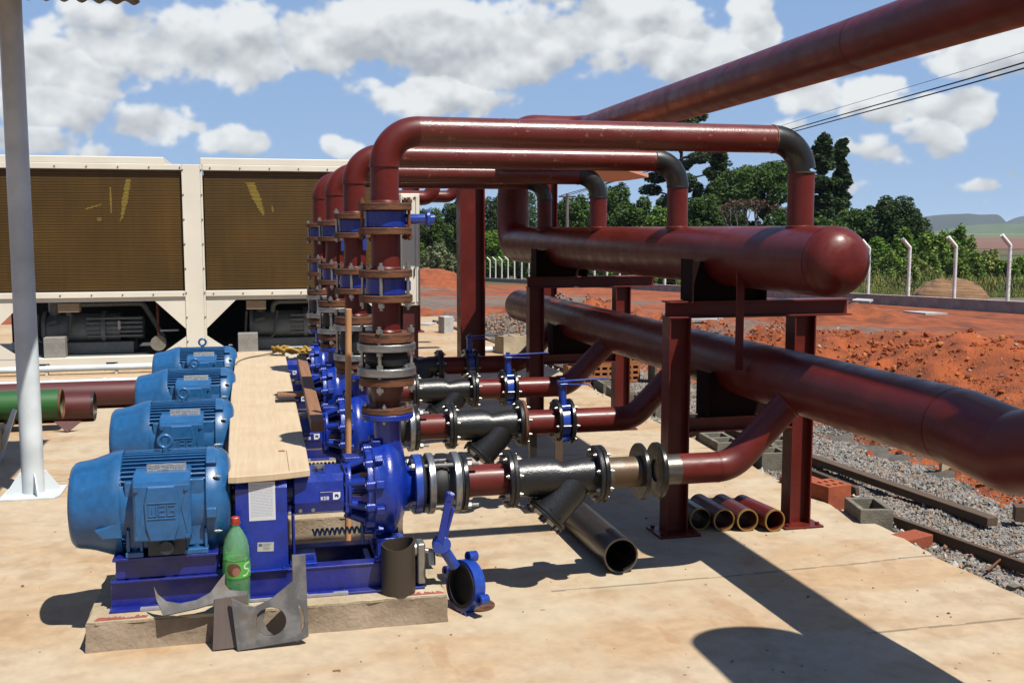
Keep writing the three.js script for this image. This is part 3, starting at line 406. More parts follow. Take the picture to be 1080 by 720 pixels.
  mesh('bearing_bracket', memo('lantern', () => { const out = []; for (let i = 0; i < 8; i++) { const a = (i + .5) / 8 * 2 * Math.PI; out.push(pipe(V(.33, .495 + .1 * Math.sin(a), .1 * Math.cos(a)), V(.425, .495 + .14 * Math.sin(a), .14 * Math.cos(a)), .018, { seg: 14 })); } return mg(out, disc(V(.338, .495, 0), X, .122, .016, .07), box(.33, .43, .61, .632, -.03, .05, .005), rod(V(.33, .495, 0), V(.45, .495, 0), .03, 20)); }), pumpBlue, pu);
  mesh('casing_cover', memo('ccover', () => { const out = [disc(V(.412, .495, 0), X, .178, .034, 0, 48)]; for (let i = 0; i < 12; i++) { const a = (i + .5) / 12 * 2 * Math.PI; out.push(rod(V(.407, .495 + .17 * Math.sin(a), .17 * Math.cos(a)), V(.45, .495 + .17 * Math.sin(a), .17 * Math.cos(a)), .022, 16), rod(V(.40, .495 + .17 * Math.sin(a), .17 * Math.cos(a)), V(.409, .495 + .17 * Math.sin(a), .17 * Math.cos(a)), .012, 6)); } return mg(out); }), pumpBlue, pu);
  mesh('volute_casing', memo('volute', () => mg(aim(lathe([[0, .435], [.18, .435], [.186, .44], [.188, .455], [.190, .472], [.196, .486], [.197, .505], [.190, .522], [.175, .538], [.155, .552], [.13, .566], [.095, .576], [.08, .592], [.072, .612], [0, .612]], 60), V(0, .495, 0), X),
    sweep([V(.51, .56, 0), V(.51, .64, 0), V(.511, .69, 0), V(.511, .74, 0), V(.511, .786, 0)], (t) => lerp(.078, .056, sstep(.0, .5, t)), { seg: 36 }),
    ...[0, 1, 2, 3, 4, 5, 6, 7, 8, 9, 10, 11].map((i) => { const a = (i + .5) / 12 * 2 * Math.PI; return box(.44, .475, .18, .213, -.016, .016, .005).rotateX(a).translate(0, .495, 0); }),
    box(.45, .56, .2248, .31, -.13, -.06, .004), box(.45, .56, .2248, .31, .06, .13, .004), box(.44, .575, .2246, .2365, -.16, .16, .003))), pumpBlue, pu);
  mesh('discharge_flange', memo('dflange', () => mg(disc(V(.511, .779, 0), Y, .108, .024))), pumpBlue, pu);
  mesh('suction_flange', memo('sflange', () => mg(disc(V(.612, .495, 0), X, .125, .032))), valveBlue, pu);
  mesh('flush_line', memo('coil', () => { const p = []; for (let i = 0; i <= 90; i++) { const a = i / 90 * 2 * Math.PI * 10; p.push(V(.2 + i / 90 * .2, .32 + .012 * Math.cos(a), .01 + .012 * Math.sin(a))); } return mg(sweep(p, .0045, { seg: 8 }), rod(V(.4, .27, .03), V(.4, .36, .03), .008)); }), M(lin(.12, .25, .42), .4), pu);
  if (first) mesh('drain_fitting', mg(rod(V(.58, .27, .17), V(.6, .27, .17), .03, 20), rod(V(.6, .265, .16), V(.7, .245, .16), .012, 12), rod(V(.66, .252, .16), V(.66, .20, .17), .02, 12), rod(V(.69, .247, .16), V(.725, .235, .155), .018, 6), box(.6, .635, .13, .30, .12, .2, .01)), boltZinc, pu);
}

// ------------------------------------------------------------------ discharge lines (up from each pump) and suction lines (to the lower header)
const HX = (z) => 2.35 + (z + 4.3) * .022, HY = 1.412, HR = .15;         // upper header axis
const LX = (z) => 2.4 + (z + 4.3) * .008, LY = .85, LR = .14;           // lower header axis
const shadedRed = new THREE.MeshPhysicalMaterial({ color: lin(.02, .006, .005), roughness: .8, specularIntensity: .2 });  // near-black red for the saddles: shade under the headers painted into the colour
const yTop = [1.938, 1.922, 1.90, 1.912];
for (const r of ROWS) {
  const i = r.i, N = r.n, o = V(r.dx, 0, r.z), cx = .512, dy = [0, -.045, -.03, -.03][i], ring = (y) => disc(V(cx, y, 0), Y, .108, .033, .05);
  const who = ['on the frontmost pump', 'on the second pump from the front', 'on the third pump from the front', 'on the rearmost pump'][i];
  // reducer with two rusty flanges
  const re = thing('pipe_reducer', 'short red pipe reducer between brown flanges ' + who, 'reducer', o, 'reducers on the pump outlets');
  const y0 = .804, y1 = .916 + dy, yj = [[.918, 1.132], [.83, 1.10], [.85, 1.10], [.85, 1.10]][i], ya = yj[0], yb = yj[1];
  mesh('flange', disc(V(cx, y0, 0), Y, .104, .024, .04), rusty, re);
  mesh('flange', disc(V(cx, ya, 0), Y, .112, .035, .05), rusty, re);
  mesh('reducer_cone', aim(lathe([[.05, 0], [.05, .008], [.055, .02], [.07, Math.max(.05, ya - y0 - .03)], [.07, Math.max(.055, ya - y0 - .024)]], 32), V(cx, y0 + .024, 0), Y), redFlat, re);
  each('bolt', bolts(V(cx, .779, 0), Y, .087, [30, 105, 180, 285], .05, .0095), boltZinc, re);
  // rubber expansion joint
  const rj = thing('rubber_joint', 'upright black rubber joint between galvanised rings ' + who, 'expansion joint', o, 'upright rubber joints on the pump outlets');
  const r0 = ya + .043, r1 = yb - .04;
  mesh('ring', disc(V(cx, r0 - .003, 0), Y, .119, .033, .06), zinc, rj); mesh('ring', disc(V(cx, r1 - .033, 0), Y, .119, .03, .06), zinc, rj);
  mesh('bellows', aim(lathe([[.105, -.008], [.107, -.002], [.07, .0], [.066, .03], [.08, .04], [.092, (r1 - r0) / 2], [.08, r1 - r0 - .04], [.066, r1 - r0 - .03], [.07, r1 - r0], [.107, r1 - r0 + .002], [.105, r1 - r0 + .008]], 40), V(cx, r0, 0), Y), rubber, rj);
  for (const a of [.25, 1.25, 2.25, 3.25]) { const x = cx + .103 * Math.cos(a * 1.5708), z = .103 * Math.sin(a * 1.5708); mesh('tie_rod', [rod(V(x, ya - .03, z), V(x, yb + .03, z), .0075), rod(V(x, ya - .02, z), V(x, ya - .004, z), .015, 6), rod(V(x, yb + .002, z), V(x, yb + .018, z), .015, 6), rod(V(x, r0 + .03, z), V(x, r0 + .045, z), .014, 6), rod(V(x, r1 - .048, z), V(x, r1 - .034, z), .014, 6)], boltZinc, rj); }
  // lower spool
  const s1 = thing('pipe_spool', 'lower upright red spool above the rubber joint ' + who, 'pipe spool', o, 'lower upright spools');
  const c0 = [1.255, 1.215, 1.2, 1.2][i];
  mesh('flange', disc(V(cx, yb - .038, 0), Y, .112, .038, .05), rusty, s1); mesh('flange', disc(V(cx, c0, 0), Y, .108, .03, .05), rusty, s1);
  mesh('pipe_wall', [pipe(V(cx, yb - .02, 0), V(cx, c0 + .02, 0), .0575), aim(lathe([[.0575, 0], [.064, .004], [.0575, .012]], 32), V(cx, yb, 0), Y)], red, s1);
  // wafer check valve
  const ck = thing('check_valve', 'blue wafer check valve held by long studs ' + who, 'check valve', o, 'blue check valves');
  mesh('valve_body', [disc(V(cx, c0 + .031, 0), Y, .080, .068), box(cx + .06, cx + .1, c0 + .045, c0 + .085, -.02, .02, .004)], pumpBlue, ck);
  for (let k = 0; k < 4; k++) { const a = [108, 28, 200, 290][k] * Math.PI / 180, x = cx + .095 * Math.cos(a), z = .095 * Math.sin(a); mesh('stud', memo('stud' + k, () => mg(rod(V(x, -.03, z), V(x, .16, z), .007, 10), rod(V(x, -.018, z), V(x, -.001, z), .014, 6), rod(V(x, .131, z), V(x, .147, z), .014, 6))).clone().translate(0, c0, 0), boltZinc, ck); }
  // upper spool
  const s2 = thing('pipe_spool', 'upper upright red spool under the butterfly valve ' + who, 'pipe spool', o, 'upper upright spools');
  const v0 = [1.554, 1.53, 1.50, 1.49][i];
  mesh('flange', disc(V(cx, c0 + .1, 0), Y, .108, .031, .05), rusty, s2); mesh('flange', disc(V(cx, v0 - .028, 0), Y, .108, .028, .05), rusty, s2);
  mesh('pipe_wall', [pipe(V(cx, c0 + .11, 0), V(cx, v0 - .01, 0), .0575), aim(lathe([[.0575, 0], [.064, .004], [.0575, .012]], 32), V(cx, c0 + .131, 0), Y)], red, s2);
  // butterfly valve
  const bv = thing('butterfly_valve', 'blue butterfly valve body with side neck, high ' + who, 'valve', o, 'butterfly valves on the upright pipes');
  mesh('valve_body', disc(V(cx, v0 + .001, 0), Y, .082, .066), pumpBlue, bv);
  const nd = i === 0 ? V(1, 0, .05) : V(1, 0, -.12);
  mesh('neck', [rod(V(cx + .08, v0 + .034, 0), V(cx + .17, v0 + .034, nd.z * .17), .021, 20), disc(V(cx + .165, v0 + .034, nd.z * .165), nd, .038, .016, 0, 24), rod(V(cx + .18, v0 + .034, nd.z * .18), V(cx + .2, v0 + .034, nd.z * .2), .02, 16)], valveBlue, bv);
  if (i > 0) mesh('lever', [box(cx + .03, cx + .05, v0 - .09, v0 + .02, .09, .1, .003)], valveBlue, bv);
  each('bolt', bolts(V(cx, v0 - .03, 0), Y, .097, [14, 166, 205, 335], .128, .0145), i ? boltZinc : rusty, bv);
  // riser, run over to the header, black elbow, drop
  const yt = yTop[i], hx = [2.352, 2.284, 2.235, 2.205][i] - r.dx, R = .14, w0 = i === 0;
  const dp = thing('discharge_pipe', ['frontmost red pipe arching from the near pump over to the upper header', 'second red pipe arching from a pump over to the upper header', 'third red pipe arching from a pump over to the upper header', 'rearmost red pipe arching from a pump over to the upper header'][i], 'pipe', o, 'arching discharge pipes');
  mesh('flange', disc(V(cx, v0 + .068, 0), Y, .108, .03, .05), rusty, dp);
  mesh('riser', [pipe(V(cx, v0 + .09, 0), V(cx, yt - R, 0), .0575), aim(lathe([[.0575, 0], [.064, .004], [.0575, .012]], 32), V(cx, v0 + .097, 0), Y)], red, dp);
  mesh('elbow', [sweep(route([V(cx, yt - R - .001, 0), V(cx, yt, 0), V(cx + R + .001, yt, 0)], R, 18), .06, { caps: false }), sweep([V(cx, yt - R - .004, 0), V(cx, yt - R + .004, 0)], .0625, { caps: false })], red, dp);
  mesh('run', [pipe(V(cx + R, yt, 0), V(hx - R, yt, 0), .06), ...[.7, 1.33].map((x) => sweep([V(x + .3, yt, 0), V(x + .306, yt, 0)], .0607, { caps: false }))], redWorn, dp);
  mesh('weld_seam', [hx - R - .002, hx - .002].map((q, k) => k ? hollow(V(hx, yt - R, 0), V(0, -1, 0), .0625, .05, .006) : hollow(V(hx - R - .006, yt, 0), X, .0625, .05, .006)), i === 0 ? rusty : dark, dp);
  mesh('black_elbow', sweep(route([V(hx - R, yt, 0), V(hx, yt, 0), V(hx, yt - R, 0)], R, 18), .0605, { caps: false }), blackElbow, dp);
  mesh('drop', [pipe(V(hx, yt - R, 0), V(hx, HY + HR - .03, 0), .0575), aim(lathe([[.0575, .006], [.0635, .001], [.064, -.01]], 32), V(hx, HY + HR - .004, 0), Y)], red, dp);

  // suction side
  const Ys = .495, g = (n, l, c, grp) => thing(n, l, c, o, grp), fl = (x, t = .02, rad = .124) => disc(V(x, Ys, 0), X, rad, t, .05);
  const sj = g('rubber_joint', 'black rubber joint lying between zinc rings at the inlet of ' + ['the frontmost pump', 'the second pump', 'the third pump', 'the rearmost pump'][i], 'expansion joint', 'rubber joints on the pump inlets');
  mesh('ring', disc(V(.668, Ys, 0), X, .127, .028, .06), zinc, sj); mesh('ring', disc(V(.775, Ys, 0), X, .127, .028, .06), zinc, sj);
  mesh('bellows', memo('sbel', () => mg(aim(lathe([[.12, -.026], [.122, -.02], [.075, 0], [.07, .02], [.085, .028], [.092, .053], [.085, .078], [.07, .086], [.075, .106], [.122, .134], [.12, .14]], 40), V(.671, .495, 0), X))), rubber, sj);
  for (const a of [.6, 1.5, 2.55, 3.4]) mesh('tie_rod', memo('srod' + a, () => { const y = .495 + .108 * Math.sin(a * 1.5708), z = .108 * Math.cos(a * 1.5708); return mg(rod(V(.59, y, z), V(.88, y, z), .0075, 10), rod(V(.60, y, z), V(.612, y, z), .015, 6), rod(V(.833, y, z), V(.848, y, z), .015, 6)); }), boltZinc, sj);
  const xs = i === 0 ? { a: .812, b: 1.006, c: 1.026, d: 1.40, e: 1.422 } : { a: .808, b: .985, c: 1.006, d: 1.375, e: 1.397 };
  const sp = g('pipe_spool', 'short red inlet spool before the strainer of ' + ['the frontmost pump', 'the second pump', 'the third pump', 'the rearmost pump'][i], 'pipe spool', 'inlet spools');
  mesh('flange', [fl(xs.a)], blackPaint, sp); mesh('flange', [fl(xs.b)], blackPaint, sp);
  mesh('pipe_wall', [pipe(V(xs.a + .01, Ys, 0), V(xs.b + .01, Ys, 0), .0675)], red, sp);
  each('bolt', bolts(V(xs.b, Ys, 0), X, .103, 8, xs.c + .02 - xs.b, .0105, .4), boltZinc, sp);
  // Y strainer
  const st = g('y_strainer', ['frontmost black cast Y strainer above the long black pipe', 'second black cast Y strainer from the front', 'third black cast Y strainer from the front, beside the plank end', 'rearmost black Y strainer, in the shade'][i], 'strainer', 'black Y strainers');
  const m0 = (xs.c + xs.d) / 2 + .01;
  mesh('flange', fl(xs.c), castBlack, st); mesh('flange', fl(xs.d), castBlack, st);
  const pb = V(m0 - .032, Ys - .155, .02), pa = V(m0 + .135, Ys + .012, -.005);
  mesh('strainer_body', [sweep([.0, .06, .12, .3, .42, .5, .58, .68, .8, .9, 1].map((t) => V(lerp(xs.c + .015, xs.d + .01, t), Ys, 0)), (t) => { const x = t; return x < .05 ? .08 : lerp(.076, .084, sstep(.08, .3, x)) - .026 * Math.exp(-Math.pow((x - .62) / .10, 2)) - .008 * sstep(.6, .8, x) + (x > .95 ? .006 : 0); }, { seg: 40 }),
    sweep([0, .2, .4, .6, .8, 1].map((t) => pa.clone().lerp(pb, t)), (t) => lerp(.05, .082, sstep(0, .35, t)), { seg: 36 })], castBlack, st);
  const dr = pb.clone().sub(pa).normalize();
  mesh('cover_plate', [disc(pb.clone().addScaledVector(dr, -.004), dr, .097, .014), disc(pb.clone().addScaledVector(dr, .011), dr, .095, .014), rod(pb.clone().addScaledVector(dr, .02), pb.clone().addScaledVector(dr, .045), .018, 6)], castBlack, st);
  each('bolt', bolts(pb.clone().addScaledVector(dr, -.004), dr, .085, 8, .03, .007, .2), castBlack, st);
  mesh('cast_mark', [...[0, 1, 2].map((k) => aim(new THREE.TorusGeometry(.011, .002, 6, 16).rotateX(Math.PI / 2), pa.clone().lerp(pb, .35 + k * .22).add(V(.0, .0, .0715)), V(0, 0, 1))), box(xs.c + .1, xs.c + .17, Ys - .012, Ys - .008, .0685, .073, .001)], castBlack, st);
  each('bolt', bolts(V(xs.d, Ys, 0), X, .103, 8, .044, .0105, .4), boltZinc, st);
  if (i === 0) {
    const rs = g('pipe_spool', 'bare rusty steel spool between black flanges, with a gap after it', 'pipe spool');
    mesh('flange', fl(xs.e), blackPaint, rs); mesh('flange', fl(1.603), blackPaint, rs);
    mesh('pipe_wall', pipe(V(xs.e + .01, Ys, 0), V(1.61, Ys, 0), .0675), rustSpool, rs);
  } else {
    const rs = g('pipe_spool', ['', 'short red spool between the second strainer and its blue lever valve', 'short red spool between the third strainer and its blue lever valve', 'short red spool beside the rearmost lever valve, in the shade'][i], 'pipe spool', 'spools before the lever valves');
    mesh('flange', fl(xs.e), i === 1 ? rusty : blackPaint, rs); mesh('flange', fl(1.588), blackPaint, rs);
    mesh('pipe_wall', pipe(V(xs.e + .01, Ys, 0), V(1.595, Ys, 0), .0675), red, rs);
    const lv = g('lever_valve', ['', 'second blue lever valve standing between black flanges', 'third blue lever valve, its lever before the far frame', 'rearmost blue lever valve, dark in the shade'][i], 'valve', 'blue lever valves in the suction lines');
    mesh('valve_body', [disc(V(1.610, Ys, 0), X, .096, .05), rod(V(1.636, Ys + .08, 0), V(1.634, Ys + .2, 0), .022, 16), box(1.612, 1.656, Ys + .2, Ys + .213, -.035, .035, .003), ...[[.085, .06], [.085, -.06], [-.085, .06], [-.085, -.06]].map(([y, z]) => rod(V(1.612, Ys + y, z), V(1.658, Ys + y, z), .018, 14))], valveBlue, lv);
    mesh('lever', [ext([[1.61, -.022], [1.66, -.024], [1.7, -.013], [1.9, -.011], [1.905, 0], [1.9, .011], [1.7, .013], [1.66, .024], [1.61, .022]], .007, [], .001).rotateX(-Math.PI / 2).rotateZ(.03).translate(.0 + .0, Ys + .17, 0), ext([[1.62, -.008], [1.76, -.05], [1.77, -.042], [1.64, .012]], .005, [], .001).rotateX(-Math.PI / 2).translate(0, Ys + .206, .02), rod(V(1.634, Ys + .2, 0), V(1.634, Ys + .24, 0), .014, 8)], valveBlue, lv);
    each('bolt', bolts(V(1.588, Ys, 0), X, .103, 6, .098, .0105, .4), boltZinc, lv);
  }
  const bp = g('branch_pipe', ['frontmost red branch pipe with loose black flange, bending up to the lower header', 'second red branch pipe bending up to the lower header', 'third red branch pipe bending up to the lower header', 'rearmost red branch pipe bending up to the lower header'][i], 'pipe', 'red branch pipes into the lower header');
  const xf = i === 0 ? 1.684 : 1.663, hz = LX(r.z) - r.dx, bend = V(hz - (LY - Ys) - .0, Ys, 0), end = V(hz - .06, LY - .06, 0);
  mesh('flange', fl(xf), blackPaint, bp);
  if (i === 0) { mesh('bare_end', pipe(V(xf + .01, Ys, 0), V(1.79, Ys, 0), .0678), bareSteel, bp); }
  mesh('pipe_wall', sweep(route([V(i === 0 ? 1.785 : xf + .01, Ys, 0), bend, end], .17, 14), .0675, { caps: false }), red, bp);
  { const q = []; const dn = V(-.7071, -.7071, 0), c0 = V(hz, LY, 0); for (let k = 0; k <= 48; k++) { const a = k / 48 * 6.2832, e = .068, u = V(.7071, -.7071, 0).multiplyScalar(Math.cos(a) * e), zz = Math.sin(a) * e, lat = Math.cos(a) * e * 0, along = Math.sqrt(Math.max(0, LR * LR - Math.pow(Math.cos(a) * e, 2))); q.push(c0.clone().addScaledVector(dn, along + .001).add(u).add(V(0, 0, zz))); } mesh('weld_bead', sweep(q, (t, n) => .0065 + .002 * Math.sin(n * 2.7), { seg: 8 }), red, bp); }
  mesh('weld_seam', [sweep([V(bend.x - .072, Ys, 0), V(bend.x - .066, Ys, 0)], .0695, { caps: false })], red, bp);
}
// thin flat supports under the second suction line
{
  const s = thing('support_bar', 'thin flat steel bar standing under the second lever valve', 'support', V(1.58, 0, -5.46)); mesh('bar', box(-.022, .022, .004, .42, -.004, .004, .001), W(woodTex([.30, .22, .14], [.45, .35, .24], 77), .5), s); mesh('foot', box(-.05, .05, 0, .005, -.05, .05, .001), rusty, s);
  const q = thing('support_bar', 'short dark bar under the red spool of the second line', 'support', V(1.46, 0, -5.56)); mesh('bar', [box(-.02, .02, .004, .43, -.02, .02, .002)], blackSteel, q); mesh('foot', box(-.06, .06, 0, .005, -.06, .06, .001), blackSteel, q);
}

// ------------------------------------------------------------------ headers and overhead pipes
{
  const zc = -4.02, zb = -9.0;
  const h = thing('upper_header', 'thick red upper header pipe with domed end, on two steel frames', 'pipe', V(0, 0, 0));
  const A = V(HX(zc), HY, zc), B = V(HX(zb), HY, zb), ax = A.clone().sub(B).normalize();
  mesh('header_pipe', sweep([B, A], HR, { seg: 64, caps: false }), red, h);
  mesh('domed_cap', aim(lathe([...Array(20)].map((_, k) => { const a = k / 19 * Math.PI / 2; return [HR * Math.pow(Math.cos(a), .8), .125 * Math.sin(a)]; }), 64), A, ax), red, h);
  mesh('weld_seam', [sweep([A.clone().addScaledVector(ax, -.004), A.clone().addScaledVector(ax, .004)], HR + .0015, { seg: 64, caps: false }), ...[-6.2, -8.3].map((z) => sweep([V(HX(z), HY, z), V(HX(z + .006), HY, z + .006)], HR + .0015, { seg: 64, caps: false }))], red, h);
  const oy = 2.415, ox = 2.91, R = .22, rz = -9.24, rx = HX(rz), OR = .133;
  mesh('rear_elbow', sweep(route([B, V(rx, HY, rz), V(rx, HY + .45, rz)], .2, 18), (t) => lerp(HR, .14, t), { seg: 48, caps: false }), red, h);
  mesh('riser', [sweep(route([V(rx, HY + .4, rz), V(rx, oy, rz), V(rx + .3, oy, rz)], .2, 14), .135, { seg: 44, caps: false }), sweep([V(rx, 1.72, rz), V(rx, 1.728, rz)], .1385, { seg: 44, caps: false })], red, h);
  const ov = thing('overhead_pipe', 'thick red overhead pipe crossing the sky at upper right', 'pipe', V(0, 0, 0));
  mesh('pipe_wall', sweep(route([V(rx + .3, oy, rz), V(ox, oy, rz), V(ox, 2.545, 6)], .2, 14), OR, { seg: 56, caps: false }), red, ov);
  mesh('weld_seam', [-4.75, -7].map((z) => sweep([V(ox, oy + (z - rz) * .00846, z), V(ox, oy + (z - rz) * .00846, z + .007)], OR + .0015, { seg: 56, caps: false })), red, ov);
  // a thicker overhead main with a domed end runs beside it, above the frame
  const o2 = thing('overhead_main', 'thick red overhead main with a domed end, high beside the overhead pipe', 'pipe', V(0, 0, 0)), mr = .232, mz = -2.36;
  mesh('pipe_wall', sweep([V(2.53, 2.45, mz), V(2.53, 2.45, 6)], mr, { seg: 56, caps: false }), red, o2); mesh('domed_cap', aim(lathe([...Array(16)].map((_, k) => { const q = k / 15 * Math.PI / 2; return [mr * Math.cos(q), .16 * Math.sin(q)]; }), 56), V(2.53, 2.45, mz), V(0, 0, -1)), red, o2);
  const l = thing('lower_header', 'thick red lower header pipe turning right at its near end', 'pipe', V(0, 0, 0));
  const z0 = -9.45, z1 = -2.985;
  mesh('header_pipe', sweep([V(LX(z0), LY, z0), V(LX(-3.24), LY, -3.24)], LR, { seg: 64, caps: false }), red, l);
  mesh('end_plate', disc(V(LX(z0), LY, z0 - .012), Z, LR, .014), red, l);
  mesh('elbow', sweep(route([V(LX(-3.24), LY, -3.24), V(LX(-3.22), LY, -3.2), V(2.42, LY - .035, -2.95), V(2.46, LY + .06, -2.6), V(2.62, LY + .7, -1.2)], .1, 12), LR, { seg: 64, caps: false }), red, l);
  mesh('weld_seam', [-3.25, -4.6, -6.4].map((z) => sweep([V(LX(z), LY, z), V(LX(z), LY, z + .006)], LR + .0015, { seg: 64, caps: false })), red, l);
}
// support frames of I sections
const ibeam = (axis, x0, x1, y0, y1, z0, z1, t = .008) => {       // axis: along which the section runs; web in the plane named by the smaller measure
  if (axis === 'y') return mg(box(x0, x0 + t, y0, y1, z0, z1, .001), box(x1 - t, x1, y0, y1, z0, z1, .001), box(x0 + t, x1 - t, y0, y1, (z0 + z1) / 2 - t / 2, (z0 + z1) / 2 + t / 2, 0));
  return mg(box(x0, x1, y0, y0 + t, z0, z1, .001), box(x0, x1, y1 - t, y1, z0, z1, .001), box(x0, x1, y0 + t, y1 - t, (z0 + z1) / 2 - t / 2, (z0 + z1) / 2 + t / 2, 0));
};
for (const [k, z] of [[0, -4.97], [1, -7.75]]) {
  const f = thing('pipe_support_frame', k ? 'farther dark red steel frame carrying both header pipes' : 'nearer dark red steel frame carrying both headers, stub pipes at its foot', 'steel frame', V(0, 0, z), 'frames under the header pipes');
  for (const [a, b] of [[1.995, 2.11], [2.68, 2.80]]) { mesh('post', ibeam('y', a, b, .012, 1.105, -.05, .05), red, f); const m = (a + b) / 2; mesh('base_plate', [box(m - .11, m + .11, 0, .012, -.1, .1, .002), ...[[-.085, -.075], [.085, -.075], [-.085, .075], [.085, .075]].map(([x, q]) => rod(V(m + x, .012, q), V(m + x, .026, q), .011, 6))], red, f); }
  mesh('top_beam', ibeam('x', 1.99, 3.0, 1.105, 1.19, -.055, .055), red, f);
  mesh('lower_beam', ibeam('x', 2.11, 2.68, .525, .6, -.05, .05), red, f);
  const hx = HX(z), lx = LX(z);
  mesh('saddle', [box(hx - .235, hx - .225, 1.191, 1.40, -.075, .075, .001), box(hx + .16, hx + .17, 1.191, 1.38, -.075, .075, .001), ext([[-.225, 0], [.16, 0], [.16, .19], [.15, .175], ...[...Array(13)].map((_, q) => { const a = (-10 - q * 160 / 12) * Math.PI / 180; return [HR * Math.cos(a) * 1.005, .221 + HR * Math.sin(a) * 1.005]; }), [-.225, .2]], .01).translate(hx, 1.1905, -.005)], shadedRed, f);
  mesh('saddle', [box(lx - .2, lx - .19, .601, .83, -.07, .07, .001), box(lx + .19, lx + .2, .601, .83, -.07, .07, .001), ext([[-.19, 0], [.19, 0], [.19, .2], ...[...Array(13)].map((_, q) => { const a = (-10 - q * 160 / 12) * Math.PI / 180; return [LR * Math.cos(a) * 1.005, .249 + LR * Math.sin(a) * 1.005]; }), [-.19, .2]], .01).translate(lx, .6005, -.005)], shadedRed, f);
}
{ const s = thing('hanger_bar', 'narrow red flat bar welded between the upper and lower headers', 'steel bar', V(0, 0, 0)); mesh('bar', [box(2.205, 2.245, .88, 1.42, -4.62, -4.612, .001), ext([[-.02, 1.42], [.02, 1.42], [.02, 1.30], [.0, 1.26]], .03).translate(2.225, 0, -4.65)], red, s); }
// columns of the pipe rack farther back
const col = (p, label, h, k = 1) => { const c = thing('steel_column', label, 'column', p, 'red rack columns'); mesh('column_shaft', ibeam('y', -.14 * k, .14 * k, .02, h, -.12 * k, .12 * k, .014), red, c); mesh('base_plate', box(-.2 * k, .2 * k, 0, .02, -.18 * k, .18 * k, .003), red, c); return c; };
col(V(2.36, 0, -11.75), 'tall red steel column between the valves and the far headers', 2.36);
col(V(2.28, 0, -15.9), 'dark red steel column seen just beside the frontmost upright pipe', 2.4, .85);
col(V(5.25, ground(5.25, -18.9) - .02, -18.9), 'far red steel column behind the upper header', 3.2);
{ const b = thing('rack_beam', 'red crosspiece on the tall steel columns, mostly behind the arching pipes', 'beam', V(0, 0, 0)); mesh('beam', ibeam('x', 1.9, 2.5, 2.36, 2.46, -11.85, -11.65), red, b);
  const o = thing('loose_sheet', 'orange sheet lying across the rear arching pipes, its tip sticking out', 'sheet', V(0, 0, 0)); const onY = (x, y, h) => { const d = at(x, y, 1).sub(EYE); return EYE.clone().addScaledVector(d, (h - EYE.y) / d.y); }, q = [V(1.62, 2.045, -6.5), V(2.5, 2.06, -6.75), onY(636, 172, 2.06), onY(684, 187, 2.06), onY(664, 190, 2.06), onY(643, 192, 2.06), onY(568, 191.5, 2.06), V(1.0, 2.045, -8.35)], pos = [], n = q.length; const up = (v) => v.clone().add(V(0, .03, 0)), put = (...v) => v.forEach((w) => pos.push(w.x, w.y, w.z));
  for (let i = 1; i + 1 < n; i++) { put(q[0], q[i], q[i + 1]); put(up(q[0]), up(q[i + 1]), up(q[i])); } for (let i = 0; i < n; i++) { const A = q[i], B = q[(i + 1) % n]; put(A, B, up(B)); put(A, up(B), up(A)); }
  const g = new THREE.BufferGeometry(); g.setAttribute('position', new THREE.Float32BufferAttribute(pos, 3)); g.computeVertexNormals(); mesh('sheet', mg(g), new THREE.MeshPhysicalMaterial({ color: lin(1.0, .30, .06), roughness: .8, transmission: .25, thickness: 0 }), o); }
// cooling pipes from the chiller turning up behind the column
for (const [k, z, x0, x1, y] of [[0, -12.6, 1.75, 1.98, 1.91], [1, -13.3, 1.75, 2.38, 1.95]]) { const c = thing('chiller_pipe', ['nearer dark red chiller pipe bending up, behind the frontmost butterfly valve', 'farther red chiller pipe bending up beside the tall column'][k], 'pipe', V(0, 0, z)); mesh('pipe_wall', sweep(route([V(1.4, y, 0), V(x1 + .1, y, 0), V(x1 + .1, 2.32, 0), V(3, 2.32, 0)], .14, 14), k ? .075 : .085, { caps: false }), red, c); mesh('weld_seam', sweep([V(x1 - .05, y, 0), V(x1 - .044, y, 0)], k ? .078 : .088, { caps: false }), red, c); }

